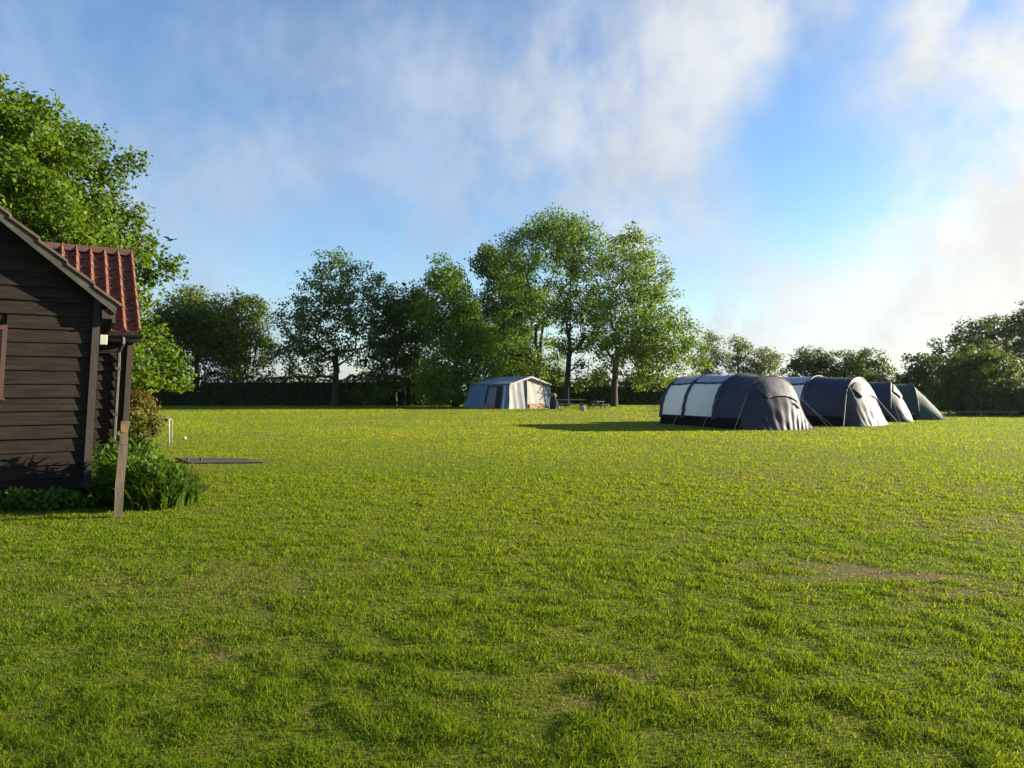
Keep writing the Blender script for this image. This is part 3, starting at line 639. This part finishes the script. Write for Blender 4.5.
def weeds(name, label, cat, cx, cy, rx, ry, h, nblade, nleaf, seed=0, cols=((.036, .082, .009), (.085, .145, .014)), blade_len=.42, leafsz=.062):
    root = empty(name, (cx, cy, 0)); tag(root, label, cat)
    def pts(n):
        a = RNG.uniform(0, 2 * math.pi, n); q = np.sqrt(RNG.random(n)); x = np.cos(a) * q * rx; y = np.sin(a) * q * ry
        return x, y, np.sqrt(np.clip(1 - (q * .93) ** 2, 0, 1)) * (.42 + 1.15 * fbm(x * 7 + 9, y * 7, 3 + seed, 2))
    c0, c1 = np.array(cols[0]), np.array(cols[1])
    if nblade:   # strap leaves, arched, four quads each
        x, y, k = pts(nblade); ln = blade_len * RNG.uniform(.6, 1.25, nblade) * (.6 + .6 * k); a = RNG.uniform(0, 2 * math.pi, nblade)
        zb = np.clip(k * h - ln * .8, 0, None) * RNG.uniform(.2, 1, nblade)
        o = np.arctan2(y, x) + RNG.normal(size=nblade) * .9; ox, oy = np.cos(o), np.sin(o); wx, wy = -oy, ox
        wd = RNG.uniform(.008, .024, nblade); arch = RNG.uniform(.25, .9, nblade)
        rows = []
        for s in (0, .3, .6, .85, 1):
            rad = ln * arch * s ** 1.6; z = zb + ln * (s - .55 * arch * s ** 2.5); w_ = wd * (1 - s ** 3) + .0005
            rows += [np.stack([x + ox * rad - wx * w_, y + oy * rad - wy * w_, z], 1), np.stack([x + ox * rad + wx * w_, y + oy * rad + wy * w_, z], 1)]
        v = np.stack(rows, 1).reshape(-1, 3); kk = np.arange(nblade)[:, None] * 10
        f = np.array([[i * 2, i * 2 + 1, i * 2 + 3, i * 2 + 2] for i in range(4)]).ravel()[None]
        t_ = RNG.random((nblade, 1)); col = (c0 * (1 - t_) + c1 * t_) * RNG.uniform(.8, 1.25, (nblade, 1))
        np_mesh('strap_leaves', v, (kk + f).ravel(), np.full(nblade * 4, 4), M['leaf'], np.repeat(col, 10, 0), root)
    x, y, k = pts(nleaf); z = k * h * RNG.uniform(.25, 1, nleaf) ** .6
    c = np.stack([x, y, np.maximum(z, .02)], 1); nv = norm(np.stack([x / rx * .5, y / ry * .5, .6 + 0 * x], 1) + RNG.normal(size=(nleaf, 3)) * .5)
    t_ = RNG.random((nleaf, 1)); col = (c0 * (1 - t_) + c1 * t_) * RNG.uniform(.75, 1.3, (nleaf, 1))
    leaves('leaves', c, nv, leafsz * RNG.uniform(.6, 1.5, nleaf), col, root, .75)
    st = MB(); sx, sy, k = pts(26)
    for i in range(26):
        hh = float(k[i]) * h * .85; st.tube([(0, 0, -.06), (sx[i] * .8, sy[i] * .8, -.03), (sx[i] * .9, sy[i] * .9, hh * .5), (sx[i], sy[i], hh)], [.007, .007, .005, .003], 4)
    st.build('stems', mat('green_stem', (.05, .08, .02), .7, (9, (.07, .06, .03))), root)
    return root
weeds('weed_clump', 'big lush clump of strap leaved weeds around the foot of the wooden post', 'weeds', *G(157, 505)[:2], .49, .46, .60, 1000, 1700)
weeds('weed_clump', 'taller nettle like weeds between the post and the shed corner', 'weeds', -5.15, 9.65, .42, .5, .80, 600, 1300, 4)
weeds('weed_clump', 'low shaded weeds along the foot of the shed gable wall', 'weeds', *G(40, 509)[:2], .75, .22, .26, 160, 1500, 8, leafsz=.055, blade_len=.2)
weeds('weed_clump', 'narrow bright weeds growing against the shed corner board below the downpipe', 'weeds', -6.12, 10.5, .32, .42, .62, 600, 700, 14)
bxy = P(140, 400, 14.3)
root = empty('garden_bush', (bxy[0], bxy[1], 0)); tag(root, 'rounded bush with reddish yellow young leaves at the back corner of the shed', 'bush')
n = 260; dr = norm(RNG.normal(size=(n, 3))); cl = np.array([0, 0, .80]) + dr * np.array([.38, .38, .74]) * RNG.uniform(.4, 1, (n, 1)) ** .5
def redtop(c, col):
    k = np.clip((c[:, 2] - .85) * 1.1 + RNG.normal(size=len(c)) * .25, 0, 1)[:, None] * .8
    return col * (1 - k) + np.array([.17, .10, .022]) * k
crown_leaves(cl, dr, .10, .055, 22, ((.06, .085, .014), (.11, .115, .02)), root, name='foliage', extra=redtop)
skeleton(cl[::3], 1.5, .005, root, .7, name='stems', rmax=.03)

# ------------------------------------------------------------------ small things on the grass
fx, fy, _ = G(169, 446)
root = empty('metal_frame', (fx, fy, 0), R(8)); tag(root, 'small pale metal hoop frame standing on the grass beside the reddish bush', 'frame')
m = MB(); m.tube([(0, 0, -.03), (.005, 0, .70), (-.03, 0, .735), (-.42, 0, .70)], .020, 8); m.tube([(-.42, 0, .71), (-.44, 0, -.03)], .020, 8); m.build('hoop', M['steel'], root, smooth=True)
m = MB(); m.tube([(.03, .12, -.03), (.04, .12, .70), (.0, .0, .735)], .016, 8); m.tube([(-.42, .02, .03), (.02, .02, .03)], .010, 6); m.build('stay', M['steel'], root, smooth=True)
m = MB(); m.box(-.12, -.03, -.035, .035, .655, .735); m.build('clamp', M['black'], root, bevel=.01)
sx, sy, _ = G(185, 439.5)
me = MB(); me.grid(lambda u, v: (.045 * math.sin(v * math.pi) * math.cos(u * 2 * math.pi), .045 * math.sin(v * math.pi) * math.sin(u * 2 * math.pi), -.045 * math.cos(v * math.pi)), 20, 12)
o = me.build('ball', M['ball'], None, smooth=True, loc=(sx, sy, .042)); tag(o, 'small white and pale blue ball lying on the grass', 'ball')
# flat dark boards in the grass
p = [G(176, 458), G(238, 458.5), G(262, 463.3), G(190, 463.8)]
cx = sum(q[0] for q in p) / 4; cy = sum(q[1] for q in p) / 4
root = empty('ground_boards', (cx, cy, 0)); tag(root, 'flat dark weathered boards lying in the grass right of the weeds', 'boards')
for i in range(4):
    def q(u, v): return [p[0][k] * (1 - u) * (1 - v) + p[1][k] * u * (1 - v) + p[2][k] * u * v + p[3][k] * (1 - u) * v - (cx, cy)[k] for k in (0, 1)]
    a, b_ = i / 4 + .006, (i + 1) / 4 - .006; m = MB(); hz = .018 + .005 * (i % 2)
    e1 = random.uniform(-.02, .02)
    vs = [(*q(u, v), z) for z in (-.01, hz) for (u, v) in ((0, a), (1 + e1, a), (1 + e1, b_), (0, b_))]
    m.add(vs, [(3, 2, 1, 0), (4, 5, 6, 7), (0, 1, 5, 4), (1, 2, 6, 5), (2, 3, 7, 6), (3, 0, 4, 7)]); m.build('board', M['darkwood'], root)
for px in (188, 201):
    gx, gy, _ = G(px, 461); m = MB(); m.box(gx - cx - .018, gx - cx + .018, gy - cy - .018, gy - cy + .018, .01, .07); m.build('peg', M['darkwood'], root)
# bird by the left tree
bp_ = P(170, 240.0, 16.5); root = empty('bird', bp_, R(-30)); root.scale = (.62, .62, .62); tag(root, 'small black bird flying at the edge of the tall left tree', 'bird')
m = MB()
prof_ = [(-.13, .012), (-.08, .03), (0, .042), (.07, .036), (.11, .028), (.135, .010), (.165, .003)]
m.tube([(x, 0, 0.004 * i) for i, (x, r_) in enumerate(prof_)], [r_ for (x, r_) in prof_], 10)
m.add([(-.12, -.018, 0), (-.12, .018, 0), (-.24, .045, .0), (-.24, -.045, .0), (-.12, 0, .008), (-.24, 0, .008)], [(0, 1, 2, 3), (0, 3, 5, 4), (1, 4, 5, 2)])
m.build('body', M['feather'], root, smooth=True)
for s_ in (1, -1):
    m = MB(); top = [(.06, .03 * s_, .01), (.085, .14 * s_, .09), (.03, .27 * s_, .10), (-.05, .25 * s_, .08), (-.05, .13 * s_, .06), (-.06, .03 * s_, .01)]
    m.add(top + [(x, y, z - .008) for x, y, z in top], [(0, 1, 2, 3, 4, 5), (11, 10, 9, 8, 7, 6)] + [(i, (i + 1) % 6, (i + 1) % 6 + 6, i + 6) for i in range(6)]); m.build('wing', M['feather'], root)

# ------------------------------------------------------------------ tunnel tents
def arch(t_, W, h, e=2.35):
    """t 0..1 from left base over the top to the right base"""
    a = math.pi * (1 - t_); c, s = math.cos(a), math.sin(a)
    return (W / 2 + W / 2 * math.copysign(abs(c) ** (2 / e), c), h * abs(s) ** (2 / e))
def tent(label, corner, rz, W, secs, mats, group=None, porch_len=1.0, ropes=True, tip=(0.12, .0), porch_mat='porch', skirt_h=.24, e=2.35):
    """secs: (y, height, width factor) of each arch front to rear; mats: per bay (roof, side). local x across, y to the rear"""
    root = empty('tunnel_tent', corner, rz); tag(root, label, 'tent', group)
    def sec(i, t_, inset=0):
        y, h, wf = secs[i]; x, z = arch(t_, W * wf - 2 * inset, h - inset, e); return Vector((x + W * (1 - wf) / 2 + inset, y, z))
    def between(i, f, t_):
        a, b_ = sec(i, t_), sec(i + 1, t_); p_ = a.lerp(b_, f); sag = 4 * f * (1 - f)
        cen = Vector((W / 2, p_.y, p_.z * .35)); d = (cen - p_); d.y = 0
        return p_ + d.normalized() * .045 * sag * (abs(math.sin(t_ * math.pi)) * .8 + .2)
    ts = .30   # seam between side wall and roof
    for i in range(len(secs) - 1):
        rm, sm = mats[i]
        def wr(u, t_, i=i): 
            q = between(i, u, t_); k = .008 * math.sin(u * 21 + t_ * 17) * math.sin(u * math.pi); return (q.x - k, q.y, q.z + k)
        m = MB(); m.grid(lambda u, v: wr(u, ts + v * (1 - 2 * ts)), 16, 18); m.build('canopy' , M[rm], root, smooth=True)
        m = MB(); m.grid(lambda u, v: wr(u, .035 + v * (ts - .035)), 16, 12); m.build('side_panel', M[sm], root, smooth=True)
        m = MB(); m.grid(lambda u, v: wr(u, 1 - .035 - v * (ts - .035)), 16, 12); m.build('side_panel', M[sm], root, smooth=True)
        for s_ in (0, 1):
            def sk(u, v, i=i, s_=s_):
                q = between(i, u, .045 if s_ == 0 else .955); o_ = (-1 if s_ == 0 else 1)
                return (q.x + o_ * (.014 + .09 * (1 - v) ** 1.4 + .012 * math.sin(u * 26) * (1 - v)), q.y, (q.z + .02) * v)
            m = MB(); m.grid(sk, 16, 5); m.build('mud_skirt', M['skirt'], root, smooth=True)
        if sm in ('pale', 'palewhite'):   # dark seam tape under the roof panel
            m = MB()
            m.grid(lambda u, v: tuple(Vector(wr(u, ts - .012 + v * .024)) + Vector((-.012, 0, .004))), 16, 2); m.build('seam_tape', M['navy'], root, smooth=True)
    for i in range(len(secs)):
        m = MB(); m.tube([sec(i, k / 40) + Vector((0, 0, .012)) for k in range(41)], .022, 8); m.build('pole_sleeve', M['sleeve'], root, smooth=True)
        if i and mats[min(i, len(mats) - 1)][1] in ('pale', 'palewhite'):     # navy band beside the sleeve on the pale walls
            m = MB()
            m.grid(lambda u, v: tuple(sec(i, .03 + v * .31) + Vector((-.014 - .012 * math.sin(v * 30), -.10 + u * .26, 0))), 3, 20); m.build('pole_band', M['navy'], root, smooth=True)
    # porch: fabric falling from the first arch to the ground in front
    y1 = secs[0][0]
    def po(u, v):
        t_ = u; a = sec(0, t_); f = v
        bx_ = tip[0] + u * (W - tip[0] + tip[1]); by_ = 0.0 + .30 * abs(u - .5) ** 2 * 2
        gx = a.x * (1 - f) + bx_ * f; gz = a.z * (1 - f ** .94); gy = a.y * (1 - f) + by_ * f
        bulge = .10 * math.sin(f * math.pi) * math.sin(u * math.pi)
        wrk = .7 * (.020 * math.sin(u * 74 + f * 9 + 2 * math.sin(u * 9)) * f ** 1.2 + .012 * math.sin(u * 31 - f * 12) + .016 * math.sin(u * 13 + f * 7)) * math.sin(u * math.pi) ** .5 * min(1, f * 3)
        return (gx, gy - bulge + wrk, max(gz + .12 * bulge, .012))
    m = MB(); m.grid(po, 120, 30); pp_ = m.build('porch_panel', M[porch_mat], root, smooth=True)
    if porch_mat == 'porch':
        def fl(u, v):
            a = po(.30 + .40 * u + .06 * v, .06 + .30 * v); return (a[0], a[1] - .035 - .05 * abs(math.sin(v * 2.2 + u)), a[2] + .02)
        m = MB(); m.grid(fl, 20, 12); m.build('window_flap', M['flap'], pp_, smooth=True)
        def vt(u, v):
            a = po(.62 + .10 * u, .44 + .05 * v + .05 * u); return (a[0], a[1] - .03, a[2] + .015)
        m = MB(); m.grid(vt, 6, 3); m.build('vent_hood', M['skirt'], pp_, smooth=True)
    # rear wall
    m = MB(); last = len(secs) - 1; m.grid(lambda u, v: tuple(sec(last, u) * (1 - v) + Vector((W / 2, secs[last][0] + .35 * math.sin(v * 1.5), secs[last][1] * .4)) * v), 24, 6)
    m.build('rear_panel', M[mats[-1][1]], root, smooth=True)
    if ropes:
        def rope(i, t_, dx, dy):
            a = sec(i, t_); b_ = Vector((a.x + dx, a.y + dy, .02)); m = MB(); m.tube([a, a.lerp(b_, .5) - Vector((0, 0, .02)), b_], .007, 5)
            rp = m.build('guy_rope', M['rope'], root)
            q = MB(); q.tube([b_ + Vector((-.02 * (1 if dx > 0 else -1), 0, .05)), b_ + Vector((.02, 0, -.06))], .010, 5); q.build('peg', M['steel'], rp)
        for (i, t_, dx, dy) in ropes: rope(i, t_, dx, dy)
    return root
ax = R(22)
gN = 'navy and grey tunnel tents pitched in a row'
m4 = [('navy', 'navy'), ('bluegrey', 'pale'), ('bluegrey', 'palewhite')]
R1 = [(0, .24, -.85, -.25), (1, .24, -.85, .1), (2, .26, -.85, .15), (3, .24, -.8, .7), (0, .80, 1.1, -.9), (0, .70, .9, -1.1)]
tent('largest and nearest navy tunnel tent with pale grey panels on its shaded side', G(759, 431), ax, 2.95, [(1.0, 2.03, 1), (2.55, 2.16, 1.02), (4.6, 2.17, 1.02), (6.3, 2.10, 1)], m4, gN, ropes=R1)
R2 = [(0, .24, -.95, -.3), (1, .24, -1.0, .1), (0, .76, 1.0, -.8), (0, .30, -.7, -1.2)]
tent('second navy tunnel tent from the camera with pale wrinkled sunlit porch', G(864, 427.2), R(40), 2.9, [(.85, 2.02, 1), (2.6, 2.12, 1.02), (4.6, 2.14, 1.02), (6.3, 2.06, 1)], m4, gN, ropes=R2)
R3 = [(0, .24, -.9, -.4), (0, .26, -.5, -1.3), (0, .74, .9, -.9)]
tent('small plain navy tunnel tent between the second navy tent and the dark green tent', G(914, 422.6), R(62), 2.5, [(.95, 1.90, 1), (2.4, 1.95, 1.02), (4.0, 1.7, 1)], [('navy', 'navy'), ('navy', 'navy')], None, ropes=R3, e=2.0)
R4 = [(0, .24, -.9, -.6), (0, .26, -.5, -1.4), (0, .70, .9, -1.3), (0, .60, .6, -1.9)]
tent('dark green tent with sloping front standing last in the row', G(949, 420.4), R(78), 2.4, [(1.35, 1.82, 1), (2.9, 1.86, 1.02), (4.6, 1.6, 1)], [('green', 'green'), ('green', 'green')], None, ropes=R4, porch_mat='green', tip=(.30, -1.75), e=1.9, skirt_h=.12)

# ------------------------------------------------------------------ frame tent
def frame_tent():
    D = F * H / 19.0; sc_ = F / D; al = R(48)
    C = ((507.5 - 512) / F * D, D, 0); root = empty('frame_tent', C, -al)
    tag(root, 'blue canvas frame tent with grey pitched roof and open cream front', 'tent')
    # local: -x along the long side (away to the left), y across the gable (to the right), origin at the near corner
    Ll = 47 / sc_ / math.cos(al); W = 47 / sc_ / math.sin(al)
    ins = .42; he = (409 - 383.0) / sc_; hr = (409 - 376.2) / sc_
    def lp(x, f):   # long wall: x 0..1 along, f 0..1 height
        return Vector((-Ll * x + (x - .5) * 0 - 0 + (ins * f * (1 if x > .5 else 0) * 0), ins * f, he * f))
    def longpt(s, f): # with inset at both ends
        a = -ins * .35 * f; b_ = -Ll + ins * 1.2 * f; return Vector((a + (b_ - a) * s, ins * .8 * f, he * f))
    def wrk(s, f, k=1.0): return .03 * k * math.sin(s * 37 + f * 4) * (1 - .4 * f)
    def panel(name, m_, s0, s1, f0, f1, off=0.0, k=1.0, nx=18, parent=root):
        m = MB(); m.grid(lambda u, v: tuple(longpt(s0 + (s1 - s0) * u, f0 + (f1 - f0) * v) + Vector((0, -off + wrk(s0 + (s1 - s0) * u, f0 + (f1 - f0) * v, k), 0))), nx, 8); return m.build(name, M[m_], parent, smooth=True)
    panel('side_wall', 'fblue', 0, .16, 0, 1); panel('side_wall', 'fblue', .52, 1, 0, 1)
    panel('side_wall', 'fblue', .16, .52, .86, 1); 
    wn = panel('window', 'greycanvas', .27, .52, .20, .86, -.05, .6)
    panel('wall_band', 'redcheck', .27, .54, .0, .2, .02)
    panel('dark_door', 'darkcloth', .16, .27, 0, .9, .03, 1.5)
    m = MB()
    for (s0, s1, f0, f1) in ((.505, .525, .18, .88), (.262, .28, .18, .88), (.262, .525, .85, .885)):
        m.grid(lambda u, v: tuple(longpt(s0 + (s1 - s0) * u, f0 + (f1 - f0) * v) + Vector((0, -.055, 0))), 3, 6)
    m.build('frame', M['darkcloth'], wn)
    def gp(s, f):   # gable wall
        a = ins * .8 * f; b_ = W - ins * .8 * f; return Vector((-ins * .35 * f, a + (b_ - a) * s, he * f))
    def gpanel(name, m_, s0, s1, top, off=0.0, k=1.0, f0=0.0, bot=None):
        m = MB(); m.grid(lambda u, v: tuple(gp(s0 + (s1 - s0) * u, f0 + (top((s0 + (s1 - s0) * u)) - f0) * v) + Vector((off + wrk(s0 + (s1 - s0) * u, v, k), 0, 0))), 18, 8); return m.build(name, M[m_], root, smooth=True)
    gt = lambda s: 1 + (hr / he - 1) * (1 - abs(s - .5) * 2) * .96
    gpanel('corner_curtain', 'cream', 0, .17, gt, .06, 1.6)
    gpanel('door_curtain', 'greycanvas', .17, .44, gt, -.12, 1.2)
    gpanel('front_wall', 'cream', .44, .86, gt, .0, .5)
    gpanel('front_edge', 'fblue', .86, 1, gt, .05, .8)
    gpanel('front_band', 'redcheck', .47, .80, lambda s: .19, .07, .5)
    # far walls close the tent
    m = MB(); m.grid(lambda u, v: (-ins * .35 * v + (-Ll + ins * 1.55 * v) * u, W - ins * .8 * v, he * v), 6, 4)
    m.grid(lambda u, v: (-Ll + ins * 1.2 * v, ins * .8 * v + (W - 1.6 * ins * v) * u, he * v), 6, 4)
    m.build('rear_wall', M['fblue'], root)
    xe0, xe1 = .14, -Ll + ins * 1.2 - .10; ye0, ye1 = ins * .8 - .16, W - ins * .8 + .16; xm = W / 2
    m = MB()
    for (ya, yb) in ((ye0, xm), (ye1, xm)):
        m.grid(lambda u, v: (xe0 + (xe1 + ins * 1.0 * v - xe0) * u, ya + (yb - ya) * v, he - .06 + (hr - he + .09) * v - .05 * math.sin(u * math.pi) * math.sin(v * math.pi)), 14, 8)
    m.add([(xe1, ye0, he - .06), (xe1, ye1, he - .06), (xe1 + ins, xm, hr + .03)], [(0, 1, 2)])
    rf = m.build('roof', M['froof'], root, smooth=True)
    m = MB()   # pale scalloped edging along the gable and the long eave
    for sgn, ya in ((0, ye0), (1, ye1)):
        m.grid(lambda u, v: (xe0 + .006 * v, ya + (xm - ya) * u, he - .06 + (hr - he + .09) * u + .01 - v * (.11 + .05 * abs(math.sin(u * 22)))), 40, 1)
    m.build('edge_fringe', M['cream'], rf)
    for (x, y) in ((.05, .04), (.05, W - .04)):
        m = MB(); m.tube([(x + .06, y, -.05), (x - ins * .35 + .10, y + (ins * .8 if y < W / 2 else -ins * .8), he)], .018, 6); m.build('pole', M['steel'], root)
frame_tent()

# ------------------------------------------------------------------ gear beside the frame tent
gx, gy, _ = G(553.5, 409.3)
root = empty('gear_stack', (gx, gy, 0)); tag(root, 'dark upright heap of camping gear with orange and white cloths beside the frame tent', 'gear')
m = MB(); m.grid(lambda u, v: ((.30 - .04 * v + .05 * math.sin(u * 13 + v * 6)) * math.cos(u * 2 * math.pi) + .05 * math.sin(v * 5), (.24 - .06 * v) * math.sin(u * 2 * math.pi), 1.22 * v), 22, 14)
m.add([(0.03, 0, 1.27)] + [((.26 + .05 * math.sin(k / 22 * 13 + 6)) * math.cos(k / 22 * 2 * math.pi) - .048, .18 * math.sin(k / 22 * 2 * math.pi), 1.22) for k in range(22)], [(0, k + 1, (k + 1) % 22 + 1) for k in range(22)])
m.build('bundle', M['darkcloth'], root, smooth=True)
def drape(name, m_, x0, x1, z0, z1, y, tilt):
    m = MB(); m.grid(lambda u, v: (x0 + (x1 - x0) * u + tilt * v, y - .05 * math.sin(u * math.pi) - .03 * math.sin(v * 7), z0 + (z1 - z0) * v + .03 * math.sin(u * 9)), 10, 6); o = m.build(name, M[m_], root, smooth=True)
    s_ = o.modifiers.new('thick', 'SOLIDIFY'); s_.thickness = .02
drape('cloth', 'redcheck', -.26, .06, 1.02, 1.20, -.25, .02); drape('cloth', 'white', .14, .24, 1.0, 1.22, -.22, -.12)
def canister(label, px, py, w_, h_, m_='white', name='canister'):
    x, y, _ = G(px, py); root = empty(name, (x, y, 0)); tag(root, label, 'canister')
    m = MB(); prof_ = [(0, .92), (.06, 1), (.7, 1), (.82, .9), (.88, .5), (.9, .36)]
    m.grid(lambda u, v: (w_ / 2 * prof_[int(round(v * 5))][1] * math.copysign(abs(math.cos(u * 2 * math.pi)) ** .6, math.cos(u * 2 * math.pi)), w_ / 2 * prof_[int(round(v * 5))][1] * math.copysign(abs(math.sin(u * 2 * math.pi)) ** .6, math.sin(u * 2 * math.pi)), h_ * prof_[int(round(v * 5))][0]), 20, 5)
    m.build('body', M[m_], root, smooth=True)
    c = MB(); c.tube([(0, 0, h_ * .9), (0, 0, h_)], w_ * .2, 10); c.build('cap', M['white'], root)
canister('low white canister beside the dark gear heap', 558.6, 409.2, .22, .24)
canister('slim tall white bottle left of the nearer picnic table', 561.6, 409.0, .13, .33)
canister('square cream water container under the right end of the nearer picnic table', 583.0, 410.8, .33, .36, 'cream')

def picnic(label, x, y, rz, Lg, top_h, m_):
    root = empty('picnic_table', (x, y, 0), rz); tag(root, label, 'picnic table')
    m = MB()
    for i in range(5): m.box(-Lg / 2, Lg / 2, -.36 + i * .146, -.36 + i * .146 + .136, top_h - .04, top_h)
    m.build('tabletop', M[m_], root, bevel=.006)
    for s_ in (-1, 1):
        m = MB()
        for i in range(2): m.box(-Lg / 2, Lg / 2, s_ * .68 - .13 + i * .135, s_ * .68 - .13 + i * .135 + .125, top_h * .60 - .035, top_h * .60)
        m.build('seat', M[m_], root, bevel=.006)
    for sx_ in (-1, 1):
        for s_ in (-1, 1):
            xx = sx_ * (Lg / 2 - .28); m = MB(); ya, yb = s_ * .62, s_ * .22
            m.add([(xx + dx, ya + dy, 0) for dx in (-.022, .022) for dy in (-.05, .05)] + [(xx + dx, yb + dy, top_h - .045) for dx in (-.022, .022) for dy in (-.05, .05)],
                  [(0, 2, 3, 1), (4, 5, 7, 6), (0, 1, 5, 4), (2, 6, 7, 3), (0, 4, 6, 2), (1, 3, 7, 5)]); m.build('leg', M['darkwood'], root)
        m = MB(); m.box(sx_ * (Lg / 2 - .28) + .024, sx_ * (Lg / 2 - .28) + .066, -.80, .80, top_h * .60 - .13, top_h * .60 - .037); m.build('crossbar', M['darkwood'], root)
d1 = 52.0; picnic('nearer wooden picnic table beside the dark gear heap', (570.5 - 512) / F * d1, d1, R(4), 2.1, .80, 'wood')
d2 = 57.5; picnic('farther darker picnic table right of the nearer one', (597 - 512) / F * d2, d2, R(52), 1.25, .60, 'darkwood')
sx, sy, _ = G(568.6, 406.6); m = MB(); m.tube([(0, 0, -.05), (0.01, 0, .8), (0, 0, 1.72)], [.05, .05, .045], 8)
o = m.build('stake', M['steel'], None, loc=(sx, sy, 0)); tag(o, 'thin pale upright stake behind the nearer picnic table', 'stake')
# low rail by the right hedge
bx, by, _ = G(985, 416.0); root = empty('low_bench', (bx, by, 0), R(-3)); tag(root, 'long low grey timber bench rail before the right hedge', 'bench')
m = MB(); m.box(-2.3, 1.75, -.14, .14, .20, .26); m.build('seat', M['greywood'], root, bevel=.008)
for xx in (-2.0, -.3, 1.4): m = MB(); m.box(xx - .06, xx + .06, -.10, .10, 0, .198); m.build('leg', M['greywood'], root)

# ------------------------------------------------------------------ morning haze
hm = bpy.data.materials.new('haze_air'); hm.use_nodes = True
ht = hm.node_tree; ht.nodes.clear(); ho = ht.nodes.new('ShaderNodeOutputMaterial'); hp = ht.nodes.new('ShaderNodeVolumePrincipled')
hp.inputs['Color'].default_value = (.93, .95, 1, 1); hp.inputs['Density'].default_value = .00009; hp.inputs['Anisotropy'].default_value = .65
ht.links.new(hp.outputs[0], ho.inputs['Volume'])
g = MB(); g.box(-160, 160, -40, 180, -1, 24); tag(g.build('haze', hm), kind='stuff')
